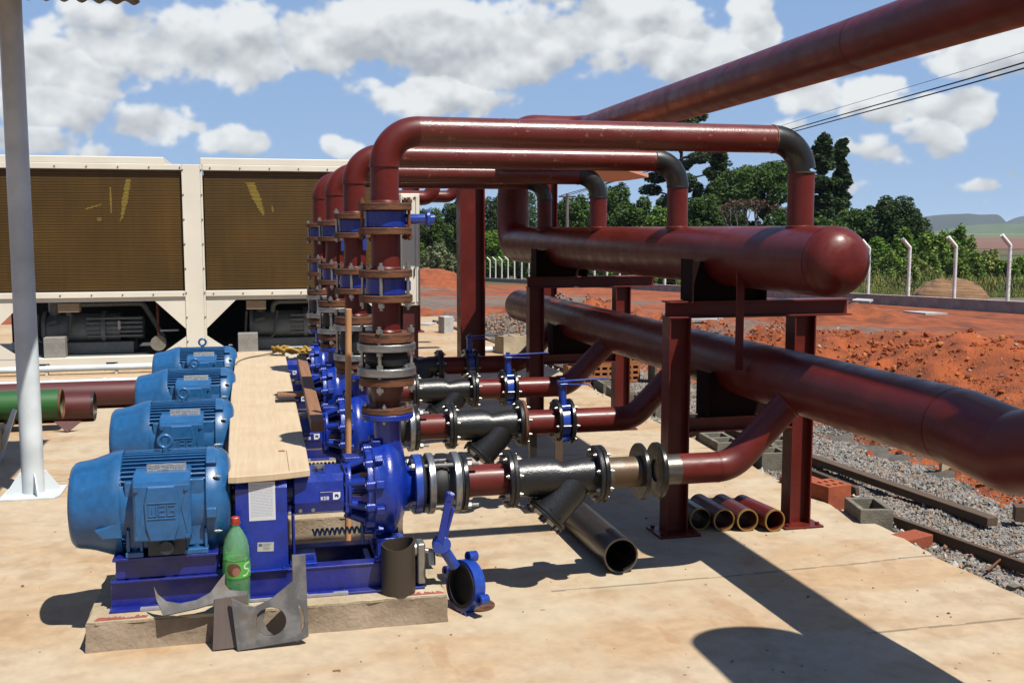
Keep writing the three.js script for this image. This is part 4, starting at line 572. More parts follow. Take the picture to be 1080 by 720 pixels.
// ------------------------------------------------------------------ chiller
{
  const z = -12.3, ch = thing('chiller', 'large cream air-cooled chiller with brown coil panels behind the pumps', 'chiller', V(0, 0, z));
  const coilMap = tex(512, (u, v) => { const n = fbm(u * 5, v * 3, 5, 5, 401), s = fbm(u * 60, v * 4, 3, 60, 405), k = .75 + .4 * n + .15 * (s - .5); return [.44 * k, .32 * k, .095 * k]; });
  const coilMat = new THREE.MeshStandardMaterial({ map: rep(coilMap, 2.2), roughness: .45, metalness: .35 }), coilDark = M(lin(.05, .03, .012), .6);
  const P = [[-2.76, -.765], [-.544, 1.52]];
  mesh('side_wall', [box(-2.98, 1.62, .76, 2.19, -2.2, -1.2, .01), box(-2.98, 1.62, .02, .76, -2.2, -2.0, .01)], dark, ch);
  for (const [a, b] of P) {
    const c = mesh('coil_panel', box(a + .01, b - .01, .865, 2.185, -.06, -.036, 0), coilDark, ch);
    const fins = []; for (let y = .88; y < 2.18; y += .0285) fins.push(box(a + .012, b - .012, y, y + .0235, -.04, -.030, .002)); stuff(mesh('coil_fins', fins, coilMat, c));
    // sun reflections in the coil, painted as paler strips over the fins
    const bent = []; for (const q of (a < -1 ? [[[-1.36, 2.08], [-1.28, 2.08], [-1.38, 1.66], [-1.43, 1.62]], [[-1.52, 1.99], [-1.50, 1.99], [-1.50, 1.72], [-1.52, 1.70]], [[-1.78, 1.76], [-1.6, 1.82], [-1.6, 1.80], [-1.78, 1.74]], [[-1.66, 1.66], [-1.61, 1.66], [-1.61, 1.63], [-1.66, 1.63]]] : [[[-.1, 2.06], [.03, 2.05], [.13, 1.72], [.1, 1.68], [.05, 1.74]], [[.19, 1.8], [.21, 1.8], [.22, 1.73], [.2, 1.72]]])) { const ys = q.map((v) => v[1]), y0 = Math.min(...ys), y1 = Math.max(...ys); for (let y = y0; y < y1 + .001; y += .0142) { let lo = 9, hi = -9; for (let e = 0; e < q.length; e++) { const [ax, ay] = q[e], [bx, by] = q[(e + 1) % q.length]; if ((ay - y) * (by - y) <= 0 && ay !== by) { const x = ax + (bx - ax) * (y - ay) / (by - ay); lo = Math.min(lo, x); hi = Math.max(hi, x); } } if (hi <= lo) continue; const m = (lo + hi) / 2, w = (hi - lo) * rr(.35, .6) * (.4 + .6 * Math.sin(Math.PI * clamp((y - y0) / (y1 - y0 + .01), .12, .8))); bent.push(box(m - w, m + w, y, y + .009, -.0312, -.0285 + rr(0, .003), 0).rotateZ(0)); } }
    const glints = mesh('painted_glints', bent, new THREE.MeshStandardMaterial({ map: rep(tex(128, (u, v) => { const k = .8 + .4 * fbm(u * 4, v * 60, 3, 4, 411); return [.70 * k, .60 * k, .26 * k]; }), .5), roughness: .5, metalness: .3 }), c); stuff(glints);
    mesh('top_cap', [box(a - .2 < -2.9 ? -2.9 : a - .02, b - .12 * (a < -1 ? 1 : -0) - .06, 2.25, 2.325, -1.2, .0, .008), box(a - .2 < -2.9 ? -2.98 : a, b, 2.187, 2.25, -1.2, .012, .006)], cream, ch);
    mesh('rail', [box(a, b, .80, .862, -.1, .012, .004), box(a, b, .755, .80, -.12, -.012, .003)], cream, ch);
    for (const [x, s] of [[a, 1], [b, -1]]) { mesh('gusset', [ext([[x, .754], [x + s * .32, .754], [x, .44]].sort(() => 0), .006, [], 0).translate(0, 0, -.004)], cream, ch); mesh('gusset', [ext([[x, .148], [x + s * .3, .148], [x, .36]], .006, [], 0).translate(0, 0, -.004)], cream, ch); }
    // compressors and boxes in the open bay
    const cx = (a + b) / 2; const dm = M(lin(.26, .28, .27), .5), dg = M(lin(.14, .15, .15), .6);
    const co = mesh('compressor', [rod(V(cx - .55, .42, -.55), V(cx + .25, .42, -.55), .17, 28), rod(V(cx + .25, .42, -.55), V(cx + .5, .42, -.55), .13, 24), ...[0, 1, 2, 3, 4].map((k) => box(cx - .1, cx + .5, .33 + k * .05, .355 + k * .05, -.42, -.37, .006)), rod(V(cx - .45, .18, -.55), V(cx - .45, .74, -.55), .07, 18), disc(V(cx - .57, .42, -.55), X, .2, .04), disc(V(cx + .05, .42, -.55), X, .2, .05), box(cx - .5, cx + .4, .146, .28, -.75, -.35, .01), sweep(route([V(cx - .3, .55, -.5), V(cx - .3, .7, -.45), V(cx + .5, .7, -.5), V(cx + .7, .3, -.6)], .08), .03)], dm, ch);
    mesh('bay_floor', box(a, b, .12, .146, -2, -.02, .004), dg, ch);
    mesh('junction_box', box(cx - .60 + (a < -1 ? .26 : 0), cx - .38 + (a < -1 ? .26 : 0), .64, .74, -.2, -.06, .006), M(lin(.55, .40, .24), .6), ch);
    mesh('control_box', box(cx - .70 + (a < -1 ? .2 : 0), cx - .48 + (a < -1 ? .2 : 0), .148, .37, -.2, -.05, .006), M(lin(.42, .40, .36), .55), ch);
    mesh('sensor_line', [rod(V(cx - .5, .5, -.36), V(cx - .4, .52, -.36), .03), sweep(route([V(cx - .6, .6, -.35), V(cx - .62, .3, -.33), V(cx - .3, .28, -.35), V(cx - .25, .6, -.35)], .07), .014)], dg, co);
    if (a < -1) { mesh('filter_cap', [rod(V(-1.08, .27, -.25), V(-1.08, .27, -.15), .085, 24)], M(lin(.30, .26, .2), .6), ch); mesh('copper_line', [rod(V(-1.08, .35, -.2), V(-1.08, .75, -.2), .014)], rusty, ch); mesh('bracket', box(-1.06, -.86, .40, .42, -.2, -.18, .003), offwhite, ch); mesh('valve_tag', box(-1.52, -1.49, .42, .52, -.3, -.29, .003), offwhite, ch); }
  }
  for (const [a, b] of [[-2.98, -2.762], [-.763, -.546], [1.522, 1.62]]) { mesh('corner_post', [box(a, b, .148, 2.25, -.12, .006, .004), box(a + .0, a + .02, .15, 2.25, .0065, .011, .001), box(b - .02, b, .15, 2.25, .0065, .011, .001)], cream, ch); }
  stuff(mesh('rivets', memo('riv', () => { const o = []; for (let y = .3; y < 2.25; y += .27) for (const x of [-2.77, -.752, -.557, 1.53]) o.push(rod(V(x, y, .006), V(x, y, .017), .009, 8)); for (let x = -2.7; x < 1.5; x += .32) o.push(rod(V(x, .83, .01), V(x, .83, .018), .009, 8), rod(V(x, 2.215, .01), V(x, 2.215, .018), .009, 8)); return mg(o); }), M(lin(.25, .22, .18), .5), ch));
  mesh('base_rail', [box(-2.98, 1.62, .0, .147, -.14, -.001, .005), box(-2.98, 1.62, 0, .14, -2.1, -1.95, .005)], cream, ch);
  each('lift_slot', [[-2.32, -2.2], [-1.62, -1.5], [-.35, -.23], [.4, .52]].map(([a, b]) => mg(box(a, b, .055, .09, -.002, .002, 0))), dark, ch);
  const cab = thing('electrical_cabinet', 'narrow cream electrical cabinet at the right end of the chiller', 'cabinet', V(0, 0, -12.25)); mesh('cabinet_body', box(1.64, 1.86, .66, 1.95, -.5, 0, .01), cream, cab); mesh('door', [box(1.66, 1.80, .7, 1.92, .0, .014, .004), box(1.815, 1.845, .7, 1.92, 0, .01, .003)], cream, cab); mesh('leg', box(1.66, 1.84, .0, .66, -.45, -.05, .01), redFlat, cab); mesh('latch', [box(1.785, 1.797, 1.0, 1.1, .014, .03, .003), rod(V(1.80, 1.90, .012), V(1.80, 1.90, .02), .014, 12)], dark, cab);
}

// ------------------------------------------------------------------ left side: canopy post, sheets, stored pipes
{
  const p = thing('canopy_post', 'pale grey round steel post with gusseted base plate, at the left edge', 'post', V(-1.3, 0, -6.6));
  mesh('post_shaft', pipe(V(0, .012, 0), V(0, 3.05, 0), .062), galv, p);
  mesh('base_plate', ext([[-.16, -.15], [.14, -.15], [.16, -.1], [.16, .15], [-.16, .15]], .012).rotateX(-Math.PI / 2), galv, p);
  for (const a of [0, 1.57, 3.14, 4.71]) mesh('gusset', ext([[.06, 0], [.145, 0], [.14, .02], [.072, .12], [.06, .12]], .008).translate(0, .012, -.004).rotateY(a + .35), galv, p);
  const rf = thing('corrugated_roof', 'edge of a corrugated brown sheet roof at the upper left corner', 'roof', V(0, 0, 0));
  const q = []; for (let i = 0; i <= 240; i++) q.push([-4.6 + i * .0165, 2.915 + .012 * Math.sin(i * 1.05)]); for (let i = 240; i >= 0; i--) q.push([-4.6 + i * .0165, 2.903 + .012 * Math.sin(i * 1.05)]);
  mesh('sheet', ext(q, 3.2, [], 0).translate(0, 0, -6.95), M(lin(.16, .10, .07), .7, { rv: 1 }), rf); mesh('purlin', [box(-4.6, -.75, 2.96, 3.04, -6.6, -6.52), box(-4.6, -.75, 2.93, 3.0, -4.6, -4.52)], galv, rf);
  const hp = (name, label, x1, z, y, r, mat, rust, dx = 5, slope = 0) => { const t = thing(name, label, 'pipe', V(0, 0, z)); const d = V(-1, 0, slope); mesh('pipe_wall', hollow(V(x1, y, 0), d, r, r - .007, dx, 44), mat, t); if (rust) mesh('pipe_end', hollow(V(x1 + .002, y, 0), d, r + .0008, r - .008, .02, 44), rust, t); return t; };
  hp('stored_pipe', 'long thick red pipe lying behind the motors, farthest of the stored pipes', -.72, -9.75, .115, .115, redFlat, rusty);
  hp('stored_pipe', 'red pipe with cut end lying just beyond the green pipe', -1.3, -9.1, .115, .115, redFlat, blackSteel);
  hp('green_pipe', 'green pipe with open rusty end lying at the left edge', -1.48, -8.72, .2, .115, M(lin(.035, .16, .03), .5, { rv: 1 }), rusty);
  const bl = thing('pipe_block', 'dark wooden bearer under the green and red pipes', 'bearer', V(-1.95, 0, -8.75)); mesh('bearer', box(-.06, .06, 0, .084, -.35, .25, .004), greyWood, bl);
  const of = thing('steel_offcut', 'small triangular red steel offcut on the slab beside the grey post', 'offcut', V(-1.43, .0, -8.58)); mesh('plate', ext([[0, .0], [.10, .085], [-.10, .09]], .01).rotateX(-.5), redFlat, of);
  for (const [k, zz, y, lab] of [[0, -12.05, .06, 'upper pale metal conduit along the chiller base'], [1, -11.1, .035, 'lower pale metal conduit lying before the chiller']]) { const c = thing('conduit', lab, 'conduit', V(0, 0, zz)); mesh('tube', pipe(V(-5, y, 0), V(-.62, y + .01, .03), .034), galv, c); mesh('clip', [-2.2, -1.5].map((x) => box(x, x + .03, 0, y + .04, -.04, .04, .003)), galv, c); }
  const bs = thing('timber_strip', 'thin tan timber strip between the two conduits', 'timber', V(0, 0, -11.55)); mesh('strip', box(-5, -.75, 0, .03, -.06, .06, .003), plankWood, bs);
  const cb = thing('concrete_stand', 'pale concrete block on a splayed steel stand at the left edge', 'stand', V(-1.72, 0, -7.62)); mesh('block', box(-.35, .05, .09, .23, -.12, .14, .006), paleConcrete, cb); mesh('leg', [ext([[-.02, 0], [.03, 0], [.14, .34], [.12, .35]], .04), ext([[-.2, 0], [-.15, 0], [-.06, .1], [-.12, .1]], .04)], galv, cb);
}

// ------------------------------------------------------------------ loose things on and around the pumps
{
  const n = 22, seg = []; const pl = thing('plank', 'long pale wooden plank laid over the coupling guards of the pumps', 'plank', V(0, 0, 0));
  mesh('board', ext([[-.118, 4.12], [-.09, 4.115], [.05, 4.13], [.186, 4.17], [.19, 4.6], [.195, 6.4], [.2, 8.32], [.02, 8.38], [-.155, 8.36], [-.15, 6.2], [-.13, 4.7]], .028, [], .003).rotateX(-Math.PI / 2).translate(0, .581, 0), plankWood, pl); mesh('knot', rod(V(.09, .6085, -4.55), V(.09, .6098, -4.55), .016, 14), brownWood, pl); mesh('crack', box(.108, .1105, .607, .6096, -4.55, -4.16, 0), brownWood, pl);
  const tb = thing('timber', 'brown timber batten lying along the pump bearing brackets', 'timber', V(0, 0, 0)); { const a = V(.255, .665, -4.78), b = V(.285, .685, -7.2), d = b.clone().sub(a); mesh('batten', aim(box(-.03, .03, 0, d.length(), -.024, .024, .004), a, d), brownWood, tb); mesh('cross_piece', box(.1, .33, .64, .655, -5.95, -5.83, .003), brownWood, tb); }
  const sk = thing('wooden_stick', 'thin upright wooden stick standing before the second pump', 'stick', V(0, 0, 0)); mesh('stick', pipe(V(.388, .11, -4.86), V(.404, 1.19, -4.82), .0145, { seg: 12 }), W(woodTex([.78, .54, .34], [.95, .74, .52], 95), .4), sk);
  const st = thing('ratchet_strap', 'yellow ratchet strap heaped on the plank end near the rearmost pump', 'strap', V(.27, .62, -8.05)); { const p = []; for (let i = 0; i < 60; i++) { const a = i * .5; p.push(V(-.02 + .13 * Math.cos(a) + .02 * Math.sin(i * 1.7), .01 + .018 * (1 + Math.sin(i * 2.3)) + .01 * Math.sin(a * .7), .07 * Math.sin(a * 1.1) + .01 * Math.cos(i))); } mesh('strap_loop', sweep(p, .011, { seg: 8 }), M(lin(.62, .36, .03), .6), st); const q = [V(-.12, .02, 0), V(-.22, .0, .02), V(-.32, -.005, .1), V(-.4, -.008, .3), V(-.42, -.009, .5)]; mesh('strap_tail', sweep(new THREE.CatmullRomCurve3(q).getPoints(24), .005, { seg: 8 }), M(lin(.2, .18, .16), .7), st); mesh('buckle', box(-.05, .06, .03, .06, .0, .05, .006), boltZinc, st); }
  // bottle
  const bo = thing('drink_bottle', 'clear green plastic drink bottle with red cap, standing on the front plinth', 'bottle', V(-.098, .1145, -4.085));
  const prof = [[0, .004], [.03, .0], [.044, .006], [.0495, .03], [.049, .075], [.0505, .08], [.0505, .17], [.049, .175], [.0505, .20], [.049, .23], [.042, .26], [.028, .288], [.0165, .305], [.0140, .315], [.0140, .322]];
  mesh('bottle_wall', aim(lathe([...prof, ...[...prof].reverse().map(([r, y]) => [Math.max(0, r - .0012), y + (r < .035 && y < .02 ? .0012 : 0)])], 40), V(0, 0, 0), Y), new THREE.MeshPhysicalMaterial({ color: lin(1.35, 2.0, 1.45), roughness: .07, transmission: .93, thickness: 0, ior: 1.35 }), bo);
  mesh('drink', aim(lathe([[0, .008], [.03, .005], [.042, .01], [.047, .03], [.0465, .175], [0, .175]], 36), V(0, 0, 0), Y), new THREE.MeshPhysicalMaterial({ color: lin(1.6, 2.05, 1.7), roughness: .05, transmission: 1, thickness: .05, ior: 1.2, attenuationColor: lin(.45, .9, .55), attenuationDistance: .3 }), bo);
  const labelTex = canvasTex(512, 128, (c, w, h) => { c.fillStyle = '#58b84c'; c.fillRect(0, 0, w, h); c.fillStyle = '#3d8a38'; c.fillRect(0, 0, w, 8); c.fillRect(0, h - 8, w, 8); for (const x of [20, 276]) { c.fillStyle = '#6b4636'; c.beginPath(); c.ellipse(x + 40, 60, 44, 46, 0, 0, 7); c.fill(); c.fillStyle = '#a4725a'; c.beginPath(); c.ellipse(x + 56, 74, 24, 30, 0, 0, 7); c.fill(); c.strokeStyle = '#e9f5d8'; c.lineWidth = 9; c.lineCap = 'round'; c.beginPath(); c.moveTo(x + 150, 26); c.bezierCurveTo(x + 100, 14, x + 96, 62, x + 126, 62); c.bezierCurveTo(x + 150, 64, x + 140, 112, x + 98, 104); c.stroke(); c.lineWidth = 7; c.beginPath(); c.arc(x + 172, 82, 17, 0, 6.3); c.stroke(); c.beginPath(); c.moveTo(x + 166, 50); c.lineTo(x + 196, 40); c.stroke(); } });
  { const m = new THREE.Mesh(new THREE.CylinderGeometry(.0514, .0514, .072, 40, 1, true).translate(0, .150, 0), new THREE.MeshStandardMaterial({ map: labelTex, roughness: .35, side: THREE.DoubleSide })); m.name = 'label'; m.rotation.y = 2.2; m.castShadow = true; bo.add(m); }
  mesh('cap', [aim(lathe([[0, .345], [.014, .345], [.0165, .342], [.0165, .325], [.0, .325]].reverse(), 28), V(0, 0, 0), Y), hollow(V(0, .318, 0), Y, .0185, .013, .005, 28)], M(lin(.62, .06, .025), .4), bo); mesh('neck_ring', hollow(V(0, .3245, 0), Y, .0155, .012, .004), offwhite, bo);
  // flame-cut plates
  const platMat = new THREE.MeshStandardMaterial({ map: rep(tex(512, (u, v) => { const n = fbm(u * 5, v * 5, 6, 5, 501), k = sstep(.35, .7, n), r = sstep(.55, .75, fbm(u * 3, v * 3, 4, 3, 507)) * .6; return [lerp(lerp(.38, .50, k), .45, r), lerp(lerp(.37, .49, k), .38, r), lerp(lerp(.37, .48, k), .31, r)]; }), .25), roughness: .6, metalness: .15, bumpMap: rep(fineBump, .15), bumpScale: .001 });
  const crescent = new THREE.Path(); crescent.moveTo(.124, .155); crescent.quadraticCurveTo(.164, .10, .136, .045); crescent.quadraticCurveTo(.132, .1, .124, .155);
  const p2 = thing('steel_plate', 'flame-cut grey steel plate with round hole and tall prong, leaning on the plinth', 'steel plate', V(0, .002, -3.912)); p2.rotation.x = -.22;
  mesh('plate', ext([[-.098, 0], [.13, .018], [.158, .03], [.156, .33], [.108, .332], [.108, .235], [.02, .172], [-.035, .152], [-.075, .165], [-.118, .192]], .012, [hole(.022, .094, .058, .054), crescent]), platMat, p2); mesh('cut_lip', [ext([[-.03, .10], [-.03, .06], [0, .04], [.03, .043], [.01, .06], [-.005, .1], [.005, .14], [-.02, .13]], .006).translate(0, 0, -.010)], platMat, p2);
  const p3 = thing('steel_plate', 'brownish plain steel plate leaning behind the holed one', 'steel plate', V(0, .002, -3.935)); p3.rotation.x = -.3; mesh('plate', ext([[-.187, 0], [-.06, .005], [-.06, .19], [-.178, .182]], .012), W(woodTex([.33, .28, .25], [.47, .41, .37], 515), .5, .5), p3);
  const p1 = thing('steel_offcut', 'horn-shaped steel offcut overhanging the plinth edge left of the bottle', 'offcut', V(-.36, .134, -3.985)); p1.rotation.set(-.5, -.05, .05);
  mesh('plate', ext([[.0, -.005], [-.022, .055], [-.03, .105], [-.018, .075], [.012, .045], [.06, .03], [.12, .035], [.17, .055], [.2, .09], [.228, .12], [.222, .08], [.24, .055], [.305, .04], [.3, .02], [.22, .022], [.12, .005]], .012), platMat, p1);
  // cut pipe stub with saddle-shaped top
  const sp = thing('cut_pipe', 'short dark pipe stub with a saddle-cut top, on the front plinth', 'pipe stub', V(.522, .1145, -4.085)); { const g = hollow(V(0, 0, 0), Y, .067, .061, .2, 48); const q = []; const pos = [], idx = [], N = 56; for (let i = 0; i <= N; i++) { const a = i / N * 6.2832, top = .205 - .016 * Math.sin(a) * Math.sin(a) * (Math.sin(a) > 0 ? 1.2 : .3) + .008 * Math.cos(a); for (const [r, y] of [[.067, 0], [.067, top], [.061, top], [.061, 0]]) pos.push(r * Math.cos(a), y, r * Math.sin(a)); } for (let i = 0; i < N; i++) for (let k = 0; k < 4; k++) { const a = i * 4 + k, b = i * 4 + (k + 1) % 4; idx.push(a, b, a + 4, b, b + 4, a + 4); } const gg = new THREE.BufferGeometry(); gg.setAttribute('position', new THREE.Float32BufferAttribute(pos, 3)); gg.setIndex(idx); gg.computeVertexNormals(); mesh('pipe_wall', toCreasedNormals(gg, .7), M(lin(.11, .085, .06), .5, { p: { metalness: .4 }, rv: 1 }), sp); }
  // long black pipe and four stubs
  const lp = thing('loose_pipe', 'long black steel pipe lying on the slab below the front strainer', 'pipe', V(1.575, .081, -4.42)); mesh('pipe_wall', hollow(V(0, 0, 0), V(.0, 0, -1), .08, .0735, 1.32, 48), blackSteel, lp); mesh('pipe_end', hollow(V(0, 0, .001), V(0, 0, -1), .0806, .073, .012, 48), bareSteel, lp);
  [[2.205, -4.98, 0, blackSteel, 'leftmost black pipe stub in the row of four at the frame foot'], [2.315, -4.93, 0, redFlat, 'dark red pipe stub second from left at the frame foot'], [2.432, -4.90, 0, redFlat, 'red pipe stub third from left at the frame foot'], [2.565, -4.86, .1, red, 'rightmost red pipe stub, turned a little, at the frame foot']].forEach(([x, z, a, m, l]) => { const s = thing('pipe_stub', l, 'pipe stub', V(x, .0585, z), null, a); mesh('pipe_wall', hollow(V(0, 0, 0), V(0, 0, -1), .058, .052, .33, 40), m, s); mesh('pipe_end', hollow(V(0, 0, .001), V(0, 0, -1), .0585, .0515, .012, 40), new THREE.MeshStandardMaterial({ color: lin(.42, .25, .06), roughness: .5, metalness: .4 }), s); });
  // butterfly valve lying against the plinth
  const gv = thing('loose_valve', 'blue butterfly valve with lever, lying on the slab against the front plinth', 'valve', V(.80, .108, -4.12)); { const q = new THREE.Quaternion().setFromUnitVectors(UP, V(-.90, .10, .40).normalize()); const grp = (g) => { g.applyQuaternion(q); return g; };
    mesh('valve_body', [grp(hollow(V(0, -.025, 0), Y, .104, .082, .05, 48))], valveBlue, gv); mesh('valve_disc', [grp(disc(V(0, -.006, 0), Y, .081, .012)), grp(hollow(V(0, -.027, 0), Y, .09, .076, .054, 40))], rubber, gv);
    const e = V(-.105, .185, .03), n0 = V(-.045, .085, .01); mesh('neck', [rod(n0, e, .022, 18), disc(e.clone().add(V(-.0, .0, -.028)), V(.1, .05, 1), .034, .05), rod(e.clone().add(V(-.02, .0, .02)), e.clone().add(V(-.02, 0, .045)), .02, 12)], valveBlue, gv); for (const d of [V(.03, .112, -.02), V(.0, -.112, .04), V(.05, -.03, .105), V(-.05, .03, -.105)]) mesh('lug', aim(hollow(V(0, -.02, 0), Y, .022, .011, .04, 18), d, V(-.90, .10, .40)), valveBlue, gv);
    mesh('lever', [aim(box(-.014, .014, 0, .20, -.005, .005, .002), e.clone().add(V(-.01, 0, .02)), V(.2, 1, .05)), aim(box(-.006, .006, 0, .15, -.012, .012, .002), e.clone().add(V(.012, 0, -.01)), V(.28, 1, .0)), rod(e.clone().add(V(.028, .19, .022)), e.clone().add(V(.036, .215, .026)), .018, 12)], pumpBlue, gv); }
  const dsk = thing('steel_disc', 'small rusty steel disc lying under the loose blue valve', 'disc', V(.86, .001, -4.16)); mesh('disc', disc(V(0, 0, 0), Y, .07, .008), rusty, dsk);
}

// ------------------------------------------------------------------ blocks, bricks, timbers and rods along the slab edge
function hollowBlock(name, label, cat, p, turn, [w, h, d], nx, ny, mat, up, group) {   // cells run through along y (up) or along z
  const t = thing(name, label, cat, p, group, turn), wall = .022, holes = [], cw = (w - wall * (nx + 1)) / nx, A = up ? d : h, chh = (A - wall * (ny + 1)) / ny;
  for (let i = 0; i < nx; i++) for (let j = 0; j < ny; j++) { const x0 = -w / 2 + wall + i * (cw + wall), y0 = -A / 2 + wall + j * (chh + wall), q = new THREE.Path(); q.moveTo(x0, y0); q.lineTo(x0, y0 + chh); q.lineTo(x0 + cw, y0 + chh); q.lineTo(x0 + cw, y0); q.lineTo(x0, y0); holes.push(q); }
  const g = ext([[-w / 2, -A / 2], [w / 2, -A / 2], [w / 2, A / 2], [-w / 2, A / 2]], up ? h : d, holes, .002); if (up) g.rotateX(-Math.PI / 2); else g.translate(0, h / 2, -d / 2);
  mesh('block_shell', g, mat, t); return t;
}
const cin = 'grey hollow concrete blocks along the slab edge', B = [.34, .15, .17];
hollowBlock('concrete_block', 'grey hollow concrete block nearest the camera, right of the terracotta brick', 'block', V(3.19, -.045, -5.0), 1.35, [.26, .12, .17], 1, 1, greyBlock, true, cin);
hollowBlock('hollow_brick', 'terracotta hollow brick on end beside the nearest grey block', 'brick', V(3.2, -.06, -5.42), .25, [.17, .15, .16], 3, 2, clay, true);
{ const b = thing('brick', 'flat reddish brick lying between slab and rail timber, nearest the camera', 'brick', V(3.23, -.02, -4.66), null, .3); mesh('body', box(-.11, .09, -.05, .02, -.06, .06, .008), clay, b); const c = thing('brick', 'broken red brick behind the terracotta brick', 'brick', V(3.2, -.02, -5.75), null, .1); mesh('body', box(-.09, .11, -.04, .06, -.1, .1, .008), clay, c); }
[[3.37, -6.55, 1.45, 'grey two-celled block seen between the frame posts, nearer one'], [3.58, -6.75, 1.4, 'grey two-celled block beyond the nearer one, under the branch pipe'], [3.22, -6.95, 1.5, 'grey block lying flat by the slab edge left of the branch pipe'], [3.34, -7.5, 1.5, 'grey block between the two frames, at the slab edge'], [3.38, -8.55, 1.5, 'grey hollow block seen left of the nearer frame post'], [3.3, -9.35, 1.45, 'grey hollow block behind the far frame foot'], [3.35, -9.85, 1.5, 'farthest grey hollow block behind the far frame']].forEach(([x, z, a, l], k) => hollowBlock('concrete_block', l, 'block', V(x, -.07, z), a, [.38, .13, .18], 2, 1, greyBlock, true, cin));
{ const bx = hollowBlock('hollow_brick', 'tan hollow block standing alone beyond the slab edge', 'block', V(3.12, -.02, -12.9), .3, [.38, .24, .22], 2, 1, paleConcrete, true);
  for (let k = 0; k < 6; k++) hollowBlock('hollow_brick', ['orange hollow brick at the near end of the pile behind the far frame', 'second orange hollow brick of the pile behind the far frame', 'orange hollow brick in the middle of the pile behind the far frame', 'upper near orange hollow brick of the pile behind the far frame', 'upper middle orange hollow brick of the pile behind the far frame', 'topmost orange hollow brick of the pile behind the far frame'][k], 'brick', V(3.24 + (k % 3) * .28 - (k > 2 ? -.06 : 0), -.06 + (k > 2 ? .2 : 0), -10.5 - (k % 3) * .05), 0, [.26, .195, .2], 3, 3, M(lin(.55, .20, .06), .85, { bump: .001 }), false);
  const cb = hollowBlock('concrete_block', 'grey block standing on end beside the orange brick pile', 'block', V(4.12, -.06, -10.4), 0, [.2, .4, .2], 1, 2, greyBlock, false, cin); }
const beam = (label, a, b, w, h, m = greyWood, name = 'timber') => { const t = thing(name, label, 'timber', a), d = b.clone().sub(a); const g = new THREE.Group(); mesh('beam', box(-w / 2, w / 2, 0, h, 0, d.length(), .006).applyQuaternion(new THREE.Quaternion().setFromUnitVectors(Z, d.clone().normalize())), m, t); return t; };
beam('long weathered formwork timber along the far side of the gravel', V(3.83, -.045, -4.82), V(3.52, -.045, -8.3), .075, .05);
beam('farther formwork timber continuing past the frames', V(3.50, -.045, -8.5), V(3.2, -.045, -14), .075, .05);
beam('short end of a formwork timber at the right edge', V(4.25, -.03, -4.70), V(3.99, -.03, -4.86), .08, .085);
beam('long dark timber edging the slab, nearest the camera', V(3.56, -.05, -3.4), V(3.30, -.06, -5.3), .03, .06);
beam('long dark timber edging the slab beside the grey blocks', V(3.5, -.05, -5.6), V(3.38, -.06, -8.2), .03, .055);
beam('thin brown timber beyond the slab by the far column', V(3.2, -.04, -13.8), V(2.9, -.02, -17.5), .1, .05);
{ const s = thing('marker_stake', 'short pale wooden stake in the red earth under the lower header', 'stake', V(4.42, -.1, -6.05)); mesh('stake', box(-.045, .045, 0, .24, -.012, .012, .002), plankWood, s); s.rotation.set(.1, .2, .05);
  const f = thing('paper_scrap', 'tiny white scrap stuck in the earth under the lower header', 'scrap', V(4.55, -.03, -5.35)); mesh('scrap', box(-.008, .008, 0, .1, -.004, .004, .001), offwhite, f); f.rotation.z = -.6;
  for (let k = 0; k < 7; k++) { const r = thing('rebar_rod', 'thin rusty rod among those lying on the gravel at the right edge', 'rod', V(rr(3.62, 4.1), -.03, rr(-4.5, -3.7)), 'rusty rods on the gravel', rr(-.4, .5)); mesh('rod', sweep(new THREE.CatmullRomCurve3([V(-.4, 0, .05), V(-.1, .015, -.02), V(.2, .01, .03), V(.45, .02, -.05)]).getPoints(14), .006, { seg: 6 }), rusty, r); } }
{ // junk beyond the slab end, between the columns
  const bits = [[3.05, -13.6, .5, .03, .1, .6, plankWood, 'tan board'], [3.15, -13.2, .6, .025, .12, .9, plankWood, 'pale plank'], [2.75, -15.6, .16, .3, .2, .3, offwhite, 'white broken slab'], [2.95, -14.6, .2, .05, .16, .2, offwhite, 'white chunk'], [2.7, -17.0, .3, .08, .2, 1, offwhite, 'white lump'], [3.3, -12.4, .5, .03, .08, .4, brownWood, 'brown board']];
  bits.forEach(([x, z, w, h, d, a, m, n], k) => { const t = thing('debris_piece', `${n} among the slab edge debris, ${['closest to the tan block', 'just left of the tan block', 'standing up beside the far column', 'small and low on the slab edge', 'farthest back', 'nearest the far frame'][k]}`, 'debris', V(x, -.05, z), null, a); mesh('piece', box(-w / 2, w / 2, 0, h, -d / 2, d / 2, .01), m, t); });
  const pp = thing('loose_pipe', 'short grey pipe lying before the tan block beyond the slab', 'pipe', V(2.7, .03, -13.0)); mesh('pipe_wall', hollow(V(0, 0, 0), V(1, .05, .1), .035, .03, .35, 20), galv, pp);
  [[12.3, -24.5], [14.9, -24], [16.6, -23.8], [10.2, -23]].forEach(([x, z], k) => { const t = thing('paper_sheet', ['pale flat slab on the red earth before the fence, leftmost', 'pale flat slab on the red earth, middle of the fence stretch', 'white flat sheet on the red earth before the fence, largest', 'small pale board on the red earth far behind the lower header'][k], 'slab piece', V(x, ground(x, z) + .06, z), null, k); mesh('sheet', ext([[-.5, -.2], [.3, -.28], [.55, .1], [-.2, .3]], .05).rotateX(-Math.PI / 2), offwhite, t); }); }

